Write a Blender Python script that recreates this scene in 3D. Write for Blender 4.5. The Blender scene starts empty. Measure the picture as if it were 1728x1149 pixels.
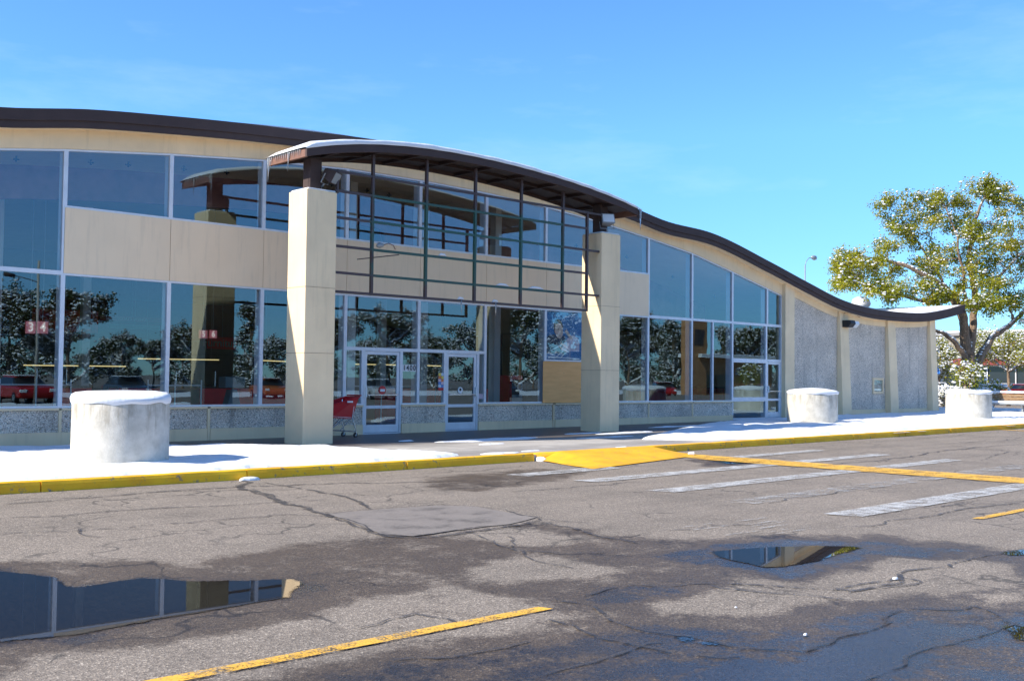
import bpy, math, random
import numpy as np
from mathutils import Vector, Matrix
R = math.radians
scene = bpy.context.scene
random.seed(7)
rng = np.random.default_rng(11)

# ------------------------------------------------------------------ camera, world, sun, exposure
F_PX, YAW, PITCH, ROLL, HC = 1811.8, R(42.965), R(2.014), R(0.671), 1.65
fw = Vector((math.sin(YAW) * math.cos(PITCH), math.cos(YAW) * math.cos(PITCH), math.sin(PITCH)))
rt = Vector((math.cos(YAW), -math.sin(YAW), 0)); up = rt.cross(fw)
r2 = rt * math.cos(ROLL) + up * math.sin(ROLL)
u2 = -rt * math.sin(ROLL) + up * math.cos(ROLL)
cam_d = bpy.data.cameras.new('camera'); cam = bpy.data.objects.new('camera', cam_d)
scene.collection.objects.link(cam); scene.camera = cam
cam_d.sensor_fit = 'HORIZONTAL'; cam_d.sensor_width = 36.0; cam_d.lens = F_PX / 1728 * 36
cam_d.clip_start = 0.1; cam_d.clip_end = 3000
m = Matrix.Identity(4)
for i in range(3):
    m[i][0], m[i][1], m[i][2] = r2[i], u2[i], -fw[i]
m[2][3] = HC
cam.matrix_world = m

SUN = Vector((-1.18, 0.385, 1.0)).normalized()          # towards the sun
elev = math.asin(SUN.z); azim = math.atan2(SUN.x, SUN.y)
world = bpy.data.worlds.new("World"); scene.world = world; world.use_nodes = True
wn, wl = world.node_tree.nodes, world.node_tree.links
bg = wn['Background']; sky = wn.new('ShaderNodeTexSky'); sky.sky_type = 'NISHITA'
sky.sun_disc = False; sky.sun_elevation = elev; sky.sun_rotation = azim
sky.altitude = 1600; sky.air_density = 1.0; sky.dust_density = 0.0; sky.ozone_density = 3.0
hs = wn.new('ShaderNodeMix'); hs.data_type = 'RGBA'; hs.blend_type = 'MULTIPLY'; hs.inputs[0].default_value = 1.0
hs.inputs[7].default_value = (0.58, 0.91, 1.18, 1)        # clear high-altitude blue
wl.new(sky.outputs[0], hs.inputs[6])
tcw = wn.new('ShaderNodeTexCoord'); sxyz = wn.new('ShaderNodeSeparateXYZ'); wl.new(tcw.outputs['Generated'], sxyz.inputs[0])
mr = wn.new('ShaderNodeMapRange'); wl.new(sxyz.outputs[2], mr.inputs[0]); mr.inputs[1].default_value = 0.0; mr.inputs[2].default_value = 0.22; mr.inputs[3].default_value = 0.58; mr.inputs[4].default_value = 1.0
hz_ = wn.new('ShaderNodeMix'); hz_.data_type = 'RGBA'; hz_.blend_type = 'MULTIPLY'; hz_.inputs[0].default_value = 1.0
wl.new(hs.outputs[2], hz_.inputs[6]); wl.new(mr.outputs[0], hz_.inputs[7])
# very thin wisps of high cloud
mpw = wn.new('ShaderNodeMapping'); mpw.inputs['Scale'].default_value = (1.2, 1.2, 5.0); mpw.inputs['Rotation'].default_value = (0.2, 0.1, 0.4); wl.new(tcw.outputs['Generated'], mpw.inputs[0])
cn = wn.new('ShaderNodeTexNoise'); cn.inputs['Scale'].default_value = 1.6; cn.inputs['Detail'].default_value = 7; cn.inputs['Roughness'].default_value = 0.6; wl.new(mpw.outputs[0], cn.inputs['Vector'])
cr = wn.new('ShaderNodeMapRange'); wl.new(cn.outputs['Fac'], cr.inputs[0]); cr.inputs[1].default_value = 0.48; cr.inputs[2].default_value = 0.80; cr.inputs[4].default_value = 0.30
cm = wn.new('ShaderNodeMix'); cm.data_type = 'RGBA'; wl.new(cr.outputs[0], cm.inputs[0]); wl.new(hz_.outputs[2], cm.inputs[6]); cm.inputs[7].default_value = (4.6, 5.6, 7.0, 1)
wl.new(cm.outputs[2], bg.inputs[0])
bg.inputs[1].default_value = 0.13
sl = bpy.data.lights.new('sun', 'SUN'); so = bpy.data.objects.new('sun', sl); scene.collection.objects.link(so)
sl.energy = 4.4; sl.angle = R(0.5); sl.color = (1.0, 0.93, 0.81)
so.rotation_euler = SUN.to_track_quat('Z', 'Y').to_euler()
vs = scene.view_settings; vs.view_transform = 'Standard'; vs.look = 'None'; vs.exposure = 0.92; vs.gamma = 1.0
scene.cycles.max_bounces = 8; scene.cycles.transparent_max_bounces = 16; scene.cycles.caustics_reflective = False
scene.cycles.caustics_refractive = False; scene.cycles.sample_clamp_indirect = 4

# ------------------------------------------------------------------ helpers
def at(px, py, Y):
    """point on the upright plane y=Y seen at that place of the photograph (survey of the facade)"""
    d = r2 * ((px - 864) / F_PX) - u2 * ((py - 574.5) / F_PX) + fw
    t = Y / d.y
    return Vector((d.x * t, Y, HC + d.z * t))

def gz(x):
    return 0.004 * max(0.0, min(x, 60.0) - 12.0)

class MB:
    def __init__(s): s.v, s.f = [], []
    def add(s, v, f):
        o = len(s.v); s.v += [tuple(p) for p in v]; s.f += [tuple(i + o for i in q) for q in f]; return s
    def box(s, x0, x1, y0, y1, z0, z1):
        return s.add([(x0,y0,z0),(x1,y0,z0),(x1,y1,z0),(x0,y1,z0),(x0,y0,z1),(x1,y0,z1),(x1,y1,z1),(x0,y1,z1)],
                     [(0,3,2,1),(4,5,6,7),(0,1,5,4),(1,2,6,5),(2,3,7,6),(3,0,4,7)])
    def prism_y(s, poly, y0, y1):      # poly: (x, z) counter-clockwise seen from -y
        n = len(poly)
        return s.add([(x, y0, z) for x, z in poly] + [(x, y1, z) for x, z in poly],
                     [tuple(range(n)), tuple(reversed(range(n, 2*n)))] + [(i, i+n, (i+1) % n + n, (i+1) % n) for i in range(n)])
    def prism_x(s, poly, x0, x1):      # poly: (y, z)
        n = len(poly)
        return s.add([(x0, y, z) for y, z in poly] + [(x1, y, z) for y, z in poly],
                     [tuple(reversed(range(n))), tuple(range(n, 2*n))] + [(i, (i+1) % n, (i+1) % n + n, i+n) for i in range(n)])
    def prism_z(s, poly, z0, z1):      # poly: (x, y) ccw
        n = len(poly)
        return s.add([(x, y, z0) for x, y in poly] + [(x, y, z1) for x, y in poly],
                     [tuple(reversed(range(n))), tuple(range(n, 2*n))] + [(i, (i+1) % n, (i+1) % n + n, i+n) for i in range(n)])
    def tube(s, pts, rad, n=8, cap=True):
        pts = [Vector(p) for p in pts]
        if not isinstance(rad, (list, tuple)): rad = [rad] * len(pts)
        rings = []
        ref = Vector((0.13, 0.21, 0.97))
        for i, p in enumerate(pts):
            d = (pts[min(i+1, len(pts)-1)] - pts[max(i-1, 0)]).normalized()
            a = d.cross(ref)
            if a.length < 0.15: a = d.cross(Vector((1, 0, 0)))
            a.normalize(); b = d.cross(a)
            rings.append([p + (a * math.cos(2*math.pi*k/n) + b * math.sin(2*math.pi*k/n)) * rad[i] for k in range(n)])
        v = [q for r in rings for q in r]
        f = [(i*n+k, i*n+(k+1) % n, (i+1)*n+(k+1) % n, (i+1)*n+k) for i in range(len(pts)-1) for k in range(n)]
        if cap: f += [tuple(reversed(range(n))), tuple(range((len(pts)-1)*n, len(pts)*n))]
        return s.add(v, f)
    def lathe(s, cx, cy, prof, n=48):  # prof: (r, z) bottom to top
        v = [(cx + r*math.cos(2*math.pi*k/n), cy + r*math.sin(2*math.pi*k/n), z) for r, z in prof for k in range(n)]
        f = [(i*n+k, i*n+(k+1) % n, (i+1)*n+(k+1) % n, (i+1)*n+k) for i in range(len(prof)-1) for k in range(n)]
        return s.add(v, f + [tuple(range((len(prof)-1)*n, len(prof)*n))])
    def build(s, name, mat, parent=None, smooth=False, bevel=0.0):
        me = bpy.data.meshes.new(name)
        o = ORG.get(parent.name, Vector((0, 0, 0))) if parent else Vector((0, 0, 0))
        me.from_pydata([(x-o[0], y-o[1], z-o[2]) for x, y, z in s.v], [], s.f)
        me.update(); me.materials.append(mat)
        if smooth: me.polygons.foreach_set('use_smooth', [True] * len(me.polygons))
        ob = bpy.data.objects.new(name, me); scene.collection.objects.link(ob)
        if parent: ob.parent = parent; ORG[ob.name] = o
        if bevel:
            b = ob.modifiers.new('bevel', 'BEVEL'); b.width = bevel; b.segments = 2; b.limit_method = 'ANGLE'
        return ob
ORG = {}

def thing(name, label, cat, loc=(0, 0, 0), group=None):
    o = bpy.data.objects.new(name, None); scene.collection.objects.link(o)
    o.location = loc; o.empty_display_size = 0.3
    ORG[o.name] = Vector(loc); return tag(o, label, cat, group)

def tag(o, label, cat, group=None):
    o['label'] = label; o['category'] = cat
    if group: o['group'] = group
    return o

def kind(o, k): o['kind'] = k; return o

def dup(root, loc, rotz=0.0, label=None, group=None, scale=1.0, mats=None):
    c = root.copy(); scene.collection.objects.link(c); c.location = loc; c.rotation_euler = (0, 0, rotz); c.scale = (scale,) * 3
    if label: c['label'] = label
    if group: c['group'] = group
    def rec(src, dst):
        for ch in list(src.children):
            d = ch.copy(); scene.collection.objects.link(d); d.parent = dst
            if mats and ch.name.split('.')[0] in mats:
                d.data = d.data.copy(); d.data.materials[0] = mats[ch.name.split('.')[0]]
            rec(ch, d)
    rec(root, c); return c

# ------------------------------------------------------------------ materials
class NT:
    def __init__(s, name):
        s.m = bpy.data.materials.new(name); s.m.use_nodes = True
        s.n, s.l = s.m.node_tree.nodes, s.m.node_tree.links
        s.b = s.n['Principled BSDF']; s.out = s.n['Material Output']
        s.co = s.n.new('ShaderNodeTexCoord').outputs['Object']
    def noise(s, scale, detail=4, rough=0.55, co=None, dim='3D'):
        t = s.n.new('ShaderNodeTexNoise'); t.inputs['Scale'].default_value = scale
        t.inputs['Detail'].default_value = detail; t.inputs['Roughness'].default_value = rough
        s.l.new(co or s.co, t.inputs['Vector']); return t.outputs['Fac']
    def voro(s, scale, feat='F1', out='Distance', co=None):
        t = s.n.new('ShaderNodeTexVoronoi'); t.feature = feat; t.inputs['Scale'].default_value = scale
        s.l.new(co or s.co, t.inputs['Vector']); return t.outputs[out]
    def ramp(s, fac, stops):
        t = s.n.new('ShaderNodeValToRGB'); e = t.color_ramp.elements
        while len(e) < len(stops): e.new(0.5)
        for i, (p, c) in enumerate(stops):
            e[i].position = p; e[i].color = (c[0], c[1], c[2], 1) if hasattr(c, '__len__') else (c, c, c, 1)
        s.l.new(fac, t.inputs[0]); return t.outputs[0]
    def mix(s, fac, a, b, mode='MIX'):
        t = s.n.new('ShaderNodeMix'); t.data_type = 'RGBA'; t.blend_type = mode
        for sock, v in ((t.inputs[0], fac), (t.inputs[6], a), (t.inputs[7], b)):
            if hasattr(v, 'is_linked') or hasattr(v, 'links'): s.l.new(v, sock)
            elif hasattr(v, '__len__'): sock.default_value = (v[0], v[1], v[2], 1)
            else: sock.default_value = v
        return t.outputs[2]
    def math(s, op, a, b=0.0, c=None, clamp=False):
        t = s.n.new('ShaderNodeMath'); t.operation = op; t.use_clamp = clamp
        for i, v in enumerate([a, b] + ([c] if c is not None else [])):
            if hasattr(v, 'links'): s.l.new(v, t.inputs[i])
            else: t.inputs[i].default_value = v
        return t.outputs[0]
    def smooth(s, v, a, b):
        t = s.n.new('ShaderNodeMapRange'); t.interpolation_type = 'SMOOTHSTEP'
        s.l.new(v, t.inputs[0]); t.inputs[1].default_value = a; t.inputs[2].default_value = b; return t.outputs[0]
    def scale(s, x, y, z):
        t = s.n.new('ShaderNodeMapping'); t.inputs['Scale'].default_value = (x, y, z); s.l.new(s.co, t.inputs[0]); return t.outputs[0]
    def set(s, **k):
        for a, v in k.items():
            sock = s.b.inputs[{'col': 'Base Color', 'rough': 'Roughness', 'metal': 'Metallic', 'spec': 'Specular IOR Level', 'sss': 'Subsurface Weight', 'ior': 'IOR'}[a]]
            if hasattr(v, 'links'): s.l.new(v, sock)
            elif hasattr(v, '__len__'): sock.default_value = (v[0], v[1], v[2], 1)
            else: sock.default_value = v
        return s
    def bump(s, h, strength=0.3, dist=0.02):
        t = s.n.new('ShaderNodeBump'); t.inputs['Distance'].default_value = dist
        if hasattr(strength, 'links'): s.l.new(strength, t.inputs['Strength'])
        else: t.inputs['Strength'].default_value = strength
        s.l.new(h, t.inputs['Height']); s.l.new(t.outputs[0], s.b.inputs['Normal']); return s

def plain(name, col, rough=0.6, metal=0.0, var=0.12, sc=3.0, bump=0.0, bsc=60.0):
    t = NT(name); n = t.noise(sc, 5)
    t.set(col=t.ramp(n, [(0.3, [c * (1 - var) for c in col]), (0.7, [min(1, c * (1 + var)) for c in col])]), rough=rough, metal=metal)
    if bump: t.bump(t.noise(bsc, 4), bump, 0.01)
    return t.m

M = {}
def stucco(name, col, var=0.07):
    t = NT(name)
    a = t.ramp(t.noise(1.3, 5), [(0.3, [c*(1-var) for c in col]), (0.7, [c*(1+var) for c in col])])
    streak = t.ramp(t.noise(2.0, 5, 0.7, t.scale(3, 3, 0.25)), [(0.52, 1.0), (0.75, 0.87)])
    t.set(col=t.mix(1.0, a, streak, 'MULTIPLY'), rough=0.85).bump(t.noise(90, 4), 0.25, 0.006); return t.m
BEIGE = (0.84, 0.64, 0.40)
M['beige'] = stucco('beige_paint', BEIGE)
M['panel'] = stucco('beige_panel', (0.88, 0.67, 0.45), 0.03)
M['soffit'] = stucco('soffit_paint', (0.86, 0.70, 0.47), 0.04)
M['brown'] = plain('brown_metal', (0.056, 0.034, 0.031), 0.8, 0.0, 0.12, 2.5)
M['brown_lit'] = plain('lit_brown_metal', (0.20, 0.10, 0.07), 0.6, 0.0, 0.2, 6)  # brown with sunlight put into its colour: canopy ends; also joints, cable, wire
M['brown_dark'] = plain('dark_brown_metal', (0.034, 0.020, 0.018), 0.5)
M['alu'] = plain('aluminium_frame', (0.66, 0.68, 0.72), 0.38, 0.1, 0.06, 4)
M['dark'] = plain('dark_interior', (0.03, 0.03, 0.033), 0.7)
M['black'] = plain('black_rubber', (0.015, 0.015, 0.016), 0.6)
M['chrome'] = plain('chrome_wire', (0.5, 0.52, 0.55), 0.25, 0.9)
M['red'] = plain('red_plastic', (0.50, 0.012, 0.02), 0.35, 0, 0.1)
M['darkred'] = plain('dark_red_counter', (0.88, 0.03, 0.04), 0.5, 0, 0.15)
M['white'] = plain('white_paint', (0.75, 0.75, 0.74), 0.5, 0, 0.04)
M['blackpaint'] = plain('black_lettering', (0.02, 0.02, 0.02), 0.5)
M['grey'] = plain('grey_metal', (0.28, 0.30, 0.31), 0.5, 0.3)
M['greyteal'] = plain('grey_teal_metal', (0.16, 0.22, 0.24), 0.5)
M['cream'] = plain('cream_wall', (0.42, 0.38, 0.33), 0.8)
M['maroon'] = plain('maroon_wall', (0.16, 0.05, 0.055), 0.8)
M['floor'] = plain('vinyl_floor', (0.30, 0.29, 0.28), 0.35)
M['wood'] = None
t = NT('plywood')
g = t.noise(3, 6, 0.6, t.scale(0.6, 1, 4)); kn = t.ramp(t.voro(4.2), [(0.045, 0.35), (0.075, 1.0)])
t.set(col=t.mix(1.0, t.ramp(g, [(0.3, (0.84, 0.40, 0.13)), (0.7, (0.98, 0.50, 0.18))]), kn, 'MULTIPLY'), rough=0.75).bump(g, 0.08, 0.003); M['ply'] = t.m
t = NT('bench_wood'); g = t.noise(6, 6, 0.6, t.scale(6, 0.6, 6)); t.set(col=t.ramp(g, [(0.3, (0.16, 0.09, 0.045)), (0.7, (0.34, 0.22, 0.12))]), rough=0.8); M['wood'] = t.m
# trellis steel: brown with a green-painted middle
t = NT('trellis_paint'); sep = t.n.new('ShaderNodeSeparateXYZ'); geo = t.n.new('ShaderNodeNewGeometry'); t.l.new(geo.outputs['Position'], sep.inputs[0])
nz = t.noise(3, 3); jx = t.math('ADD', sep.outputs[0], t.math('MULTIPLY', nz, 0.5)); jz = t.math('ADD', sep.outputs[2], t.math('MULTIPLY', nz, 0.3))
gm = t.math('MULTIPLY', t.math('MULTIPLY', t.smooth(jx, 14.6, 14.75), t.smooth(jx, 21.1, 20.9)), t.math('MULTIPLY', t.smooth(jz, 3.95, 4.15), t.smooth(jz, 6.15, 5.95)))
t.set(col=t.mix(gm, (0.060, 0.036, 0.036), (0.018, 0.072, 0.055)), rough=0.5); M['trellis'] = t.m
# exposed pebble aggregate
t = NT('pebble_panel'); c = t.voro(50, 'F1', 'Color'); sp = t.n.new('ShaderNodeSeparateColor'); t.l.new(c, sp.inputs[0])
base = t.ramp(sp.outputs[0], [(0.0, (0.34, 0.27, 0.20)), (0.25, (0.78, 0.66, 0.53)), (0.7, (0.93, 0.80, 0.65)), (1.0, (0.98, 0.90, 0.80))])
edge = t.ramp(t.voro(50), [(0.38, 1.0), (0.75, 0.62)])
big = t.ramp(t.noise(0.9, 4), [(0.35, 0.85), (0.65, 1.1)])
st = t.ramp(t.noise(1.2, 4, 0.6, t.scale(1.6, 1, 0.12)), [(0.58, 1.0), (0.70, 0.62)])
t.set(col=t.mix(1.0, t.mix(1.0, t.mix(1.0, base, edge, 'MULTIPLY'), big, 'MULTIPLY'), st, 'MULTIPLY'), rough=0.85).bump(t.voro(50), 1.0, -0.02); M['pebble'] = t.m
# snow
def snow_mat(name, sc=14):
    t = NT(name); n = t.noise(sc, 6, 0.6)
    dirt = t.ramp(t.noise(38, 5, 0.7), [(0.66, 1.0), (0.74, 0.55)])
    t.set(col=t.mix(1.0, t.ramp(t.noise(2, 4), [(0.3, (0.70, 0.71, 0.73)), (0.7, (0.82, 0.82, 0.83))]), dirt, 'MULTIPLY'), rough=0.65, spec=0.3).bump(n, 0.45, 0.03); return t.m
M['snow'] = snow_mat('snow')
t = NT('ice'); t.set(col=(0.85, 0.9, 0.95), rough=0.1); t.b.inputs['Transmission Weight'].default_value = 0.7; t.b.inputs['IOR'].default_value = 1.31; M['ice'] = t.m
# planter concrete
t = NT('planter_concrete')
a = t.ramp(t.noise(3.5, 7, 0.65), [(0.3, (0.42, 0.39, 0.33)), (0.7, (0.66, 0.62, 0.54))])
sepz = t.n.new('ShaderNodeSeparateXYZ'); t.l.new(t.co, sepz.inputs[0])
top = t.smooth(sepz.outputs[2], 0.25, 0.98)
drip = t.noise(3.2, 6, 0.7, t.scale(2.2, 2.2, 0.35))
stn = t.ramp(t.math('MULTIPLY', drip, t.math('ADD', t.math('MULTIPLY', top, 0.42), 0.74)), [(0.53, 1.0), (0.64, 0.62), (0.78, 0.40)])
stnc = t.mix(1.0, a, t.mix(stn, (0.40, 0.35, 0.27), (1, 1, 1)), 'MULTIPLY')
pit = t.ramp(t.voro(26), [(0.05, 0.75), (0.09, 1.0)])
t.set(col=t.mix(1.0, stnc, pit, 'MULTIPLY'), rough=0.85).bump(t.noise(40, 6), 0.35, 0.012); M['planter'] = t.m
# sidewalk concrete
t = NT('sidewalk_concrete'); n = t.noise(0.8, 6, 0.6)
wetn = t.ramp(t.noise(0.55, 5, 0.6, t.scale(0.5, 1.2, 1)), [(0.42, 0.0), (0.56, 1.0)])
sy = t.n.new('ShaderNodeSeparateXYZ'); t.l.new(t.co, sy.inputs[0])
nearwall = t.smooth(t.math('ADD', sy.outputs[1], t.math('MULTIPLY', n, 2.0)), 19.2, 20.6)
wet = t.math('MAXIMUM', nearwall, t.math('MULTIPLY', wetn, 0.35))
joint = t.n.new('ShaderNodeTexBrick'); joint.offset = 0; joint.inputs['Scale'].default_value = 1.0
joint.inputs['Brick Width'].default_value = 1.8; joint.inputs['Row Height'].default_value = 1.8; joint.inputs['Mortar Size'].default_value = 0.012
joint.inputs['Color1'].default_value = joint.inputs['Color2'].default_value = (1, 1, 1, 1); joint.inputs['Mortar'].default_value = (0.45, 0.45, 0.45, 1)
t.l.new(t.co, joint.inputs['Vector'])
dry = t.ramp(t.noise(3, 6), [(0.3, (0.34, 0.31, 0.28)), (0.7, (0.44, 0.41, 0.37))])
t.set(col=t.mix(1.0, t.mix(wet, dry, (0.10, 0.085, 0.08)), joint.outputs['Color'], 'MULTIPLY'), rough=t.ramp(wet, [(0, 0.85), (1, 0.42)])).bump(t.noise(60, 5), 0.2, 0.01); M['sidewalk'] = t.m
# yellow kerb / paint
def yellow(name, wear_lo, wear_hi, k=1.0):
    t = NT(name); w = t.ramp(t.noise(7, 8, 0.72), [(wear_lo, 0.0), (wear_hi, 1.0)])
    y = t.ramp(t.noise(2.5, 5), [(0.3, (0.88*k, 0.41*k, 0.008)), (0.7, (1.0*k, 0.55*k, 0.012))])
    t.set(col=t.mix(w, y, (0.20, 0.17, 0.13)), rough=0.75).bump(t.noise(30, 6), 0.3, 0.01); return t.m
M['kerb'] = yellow('kerb_yellow', 0.57, 0.67)
M['ramp'] = yellow('ramp_yellow', 0.56, 0.70, 0.78)
def line_paint(name, col, lo, hi):
    t = NT(name); w = t.ramp(t.math('MULTIPLY', t.math('ADD', t.noise(60, 3, 0.6), t.noise(3.5, 6, 0.7)), 0.5), [(lo, 1.0), (hi, 0.0)])
    tr = t.n.new('ShaderNodeBsdfTransparent'); mx = t.n.new('ShaderNodeMixShader')
    t.set(col=t.ramp(t.noise(9, 4), [(0.3, [c*0.85 for c in col]), (0.7, col)]), rough=0.7)
    t.l.new(w, mx.inputs[0]); t.l.new(tr.outputs[0], mx.inputs[1]); t.l.new(t.b.outputs[0], mx.inputs[2]); t.l.new(mx.outputs[0], t.out.inputs[0]); return t.m
M['yline'] = line_paint('yellow_line', (0.80, 0.44, 0.05), 0.48, 0.60)
M['wline'] = line_paint('white_line', (0.54, 0.53, 0.51), 0.43, 0.59)
M['wline_worn'] = line_paint('worn_white_line', (0.48, 0.47, 0.45), 0.38, 0.51)

# window glass
def glass(name, r0=0.15, tint=(0.82, 0.86, 0.88)):
    t = NT(name); lw = t.n.new('ShaderNodeLayerWeight'); lw.inputs[0].default_value = 0.5
    f = t.math('POWER', lw.outputs['Facing'], 4.0); f = t.math('ADD', t.math('MULTIPLY', f, 0.8), r0, clamp=True)
    tr = t.n.new('ShaderNodeBsdfTransparent'); tr.inputs[0].default_value = (*tint, 1)
    gl = t.n.new('ShaderNodeBsdfGlossy'); gl.inputs['Roughness'].default_value = 0.0; gl.inputs[0].default_value = (0.60, 0.86, 1.0, 1)
    bp = t.n.new('ShaderNodeBump'); bp.inputs['Strength'].default_value = 0.05; bp.inputs['Distance'].default_value = 0.02
    t.l.new(t.noise(0.7, 2), bp.inputs['Height']); t.l.new(bp.outputs[0], gl.inputs['Normal'])
    mx = t.n.new('ShaderNodeMixShader'); t.l.new(f, mx.inputs[0]); t.l.new(tr.outputs[0], mx.inputs[1]); t.l.new(gl.outputs[0], mx.inputs[2])
    t.l.new(mx.outputs[0], t.out.inputs[0]); return t.m
M['glass'] = glass('window_glass')
M['carglass'] = plain('car_glass', (0.02, 0.025, 0.03), 0.08, 0, 0.0)

def emit(name, col, s):
    t = NT(name); t.b.inputs['Emission Color'].default_value = (*col, 1); t.b.inputs['Emission Strength'].default_value = s; return t.m

# asphalt: attributes 'wet' (0 dry .. 1 film)
t = NT('asphalt')
at_ = t.n.new('ShaderNodeAttribute'); at_.attribute_name = 'wet'; wv = at_.outputs['Fac']
jit = t.math('ADD', t.math('MULTIPLY', t.math('SUBTRACT', t.noise(1.9, 9, 0.72), 0.5), 1.35), t.math('MULTIPLY', t.math('SUBTRACT', t.noise(16, 6, 0.7), 0.5), 0.65))
wj = t.math('ADD', wv, jit)
damp = t.smooth(wj, 0.24, 0.62); film = t.smooth(wj, 0.72, 1.0)
spk = t.voro(95, 'F1', 'Color'); s1 = t.n.new('ShaderNodeSeparateColor'); t.l.new(spk, s1.inputs[0])
grain = t.ramp(s1.outputs[0], [(0.0, (0.07, 0.055, 0.045)), (0.25, (0.18, 0.145, 0.12)), (0.7, (0.27, 0.22, 0.185)), (0.93, (0.40, 0.32, 0.26)), (1.0, (0.68, 0.58, 0.50))])
sof = t.ramp(t.noise(45, 6, 0.7), [(0.3, (0.165, 0.135, 0.115)), (0.7, (0.28, 0.235, 0.20))])
base = t.mix(0.72, sof, grain)
blot = t.ramp(t.noise(0.7, 6, 0.65), [(0.30, 0.80), (0.5, 1.0), (0.72, 1.12)])
sepp = t.n.new('ShaderNodeMapping'); sepp.inputs['Scale'].default_value = (0.12, 1.6, 1); t.l.new(t.co, sepp.inputs[0])
trk = t.ramp(t.noise(1.0, 5, 0.6, sepp.outputs[0]), [(0.32, 0.86), (0.5, 1.0), (0.7, 1.06)])
dryc = t.mix(1.0, t.mix(1.0, base, blot, 'MULTIPLY'), trk, 'MULTIPLY')
dampc = t.mix(1.0, dryc, (0.41, 0.36, 0.30), 'MULTIPLY'); filmc = t.mix(1.0, dryc, (0.15, 0.14, 0.15), 'MULTIPLY')
wv3 = t.n.new('ShaderNodeVectorMath'); wv3.operation = 'ADD'; nv = t.n.new('ShaderNodeTexNoise'); nv.inputs['Scale'].default_value = 1.3; nv.inputs['Detail'].default_value = 6; t.l.new(t.co, nv.inputs['Vector'])
vs_ = t.n.new('ShaderNodeVectorMath'); vs_.operation = 'SCALE'; vs_.inputs['Scale'].default_value = 0.9; t.l.new(nv.outputs['Color'], vs_.inputs[0]); t.l.new(t.co, wv3.inputs[0]); t.l.new(vs_.outputs[0], wv3.inputs[1])
ck = t.math('MULTIPLY', t.smooth(t.voro(0.75, 'DISTANCE_TO_EDGE', 'Distance', wv3.outputs[0]), 0.020, 0.004), t.smooth(t.noise(0.45, 3), 0.47, 0.60))
ck2 = t.math('MULTIPLY', t.smooth(t.voro(3.2, 'DISTANCE_TO_EDGE', 'Distance', wv3.outputs[0]), 0.05, 0.01), t.smooth(t.noise(0.6, 3, 0.5, wv3.outputs[0]), 0.60, 0.68))
dryc = t.mix(t.math('MULTIPLY', t.math('MAXIMUM', ck, ck2), 0.75), dryc, (0.05, 0.042, 0.038))
dampc = t.mix(1.0, dryc, (0.41, 0.36, 0.30), 'MULTIPLY')
col = t.mix(film, t.mix(damp, dryc, dampc), filmc)
rough = t.mix(film, t.mix(damp, (0.88,)*3, (0.55,)*3), (0.24,)*3)
t.set(col=t.mix(1.0, col, (0.89, 0.895, 0.84), 'MULTIPLY'), rough=rough)
bs = t.math('SUBTRACT', 0.6, t.math('MULTIPLY', film, 0.34))
t.bump(t.math('ADD', t.voro(95), t.math('MULTIPLY', t.noise(30, 5), 0.8)), bs, 0.006); M['asphalt'] = t.m
t = NT('asphalt_patch'); t.set(col=t.mix(1.0, t.ramp(t.noise(70, 4), [(0.3, (0.165, 0.14, 0.12)), (0.7, (0.22, 0.19, 0.165))]), t.ramp(t.noise(2.3, 7, 0.7), [(0.42, 1.06), (0.54, 0.92), (0.64, 0.55)]), 'MULTIPLY'), rough=0.85).bump(t.noise(80, 4), 0.3, 0.004); M['patch'] = t.m
t = NT('tar_crack'); w = t.ramp(t.noise(9, 6, 0.7), [(0.40, 0.0), (0.52, 1.0)])
tr = t.n.new('ShaderNodeBsdfTransparent'); mx = t.n.new('ShaderNodeMixShader'); t.set(col=(0.055, 0.05, 0.05), rough=0.6)
t.l.new(t.math('MULTIPLY', w, 0.7), mx.inputs[0]); t.l.new(tr.outputs[0], mx.inputs[1]); t.l.new(t.b.outputs[0], mx.inputs[2]); t.l.new(mx.outputs[0], t.out.inputs[0]); M['crack'] = t.m
t = NT('puddle_water'); pa = t.n.new('ShaderNodeAttribute'); pa.attribute_name = 'deep'
pm = t.smooth(t.math('ADD', pa.outputs['Fac'], t.math('MULTIPLY', t.math('SUBTRACT', t.noise(30, 5, 0.7), 0.5), 0.9)), 0.10, 0.40)
t.set(col=t.ramp(t.noise(80, 3), [(0.4, (0.008, 0.007, 0.007)), (0.75, (0.035, 0.03, 0.028))]), rough=0.015, ior=1.33)
tr = t.n.new('ShaderNodeBsdfTransparent'); mx = t.n.new('ShaderNodeMixShader'); t.l.new(pm, mx.inputs[0]); t.l.new(tr.outputs[0], mx.inputs[1]); t.l.new(t.b.outputs[0], mx.inputs[2]); t.l.new(mx.outputs[0], t.out.inputs[0]); M['puddle'] = t.m

# foliage
def leaf_mat(name, dark, mid, light, trans=0.45):
    t = NT(name); n = t.ramp(t.math('ADD', t.math('MULTIPLY', t.noise(0.9, 3), 0.55), t.math('MULTIPLY', t.noise(9, 2), 0.45)), [(0.36, dark), (0.5, mid), (0.64, light)])
    t.set(col=n, rough=0.6, spec=0.3); tl = t.n.new('ShaderNodeBsdfTranslucent'); t.l.new(n, tl.inputs[0])
    mx = t.n.new('ShaderNodeMixShader'); mx.inputs[0].default_value = trans
    t.l.new(t.b.outputs[0], mx.inputs[1]); t.l.new(tl.outputs[0], mx.inputs[2]); t.l.new(mx.outputs[0], t.out.inputs[0]); return t.m
M['leaf'] = leaf_mat('leaf_yellow_green', (0.15, 0.17, 0.012), (0.32, 0.33, 0.02), (0.50, 0.40, 0.035), 0.5)
M['leaf_dark'] = leaf_mat('leaf_dark_green', (0.03, 0.04, 0.012), (0.06, 0.075, 0.02), (0.11, 0.12, 0.03), 0.3)
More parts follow.
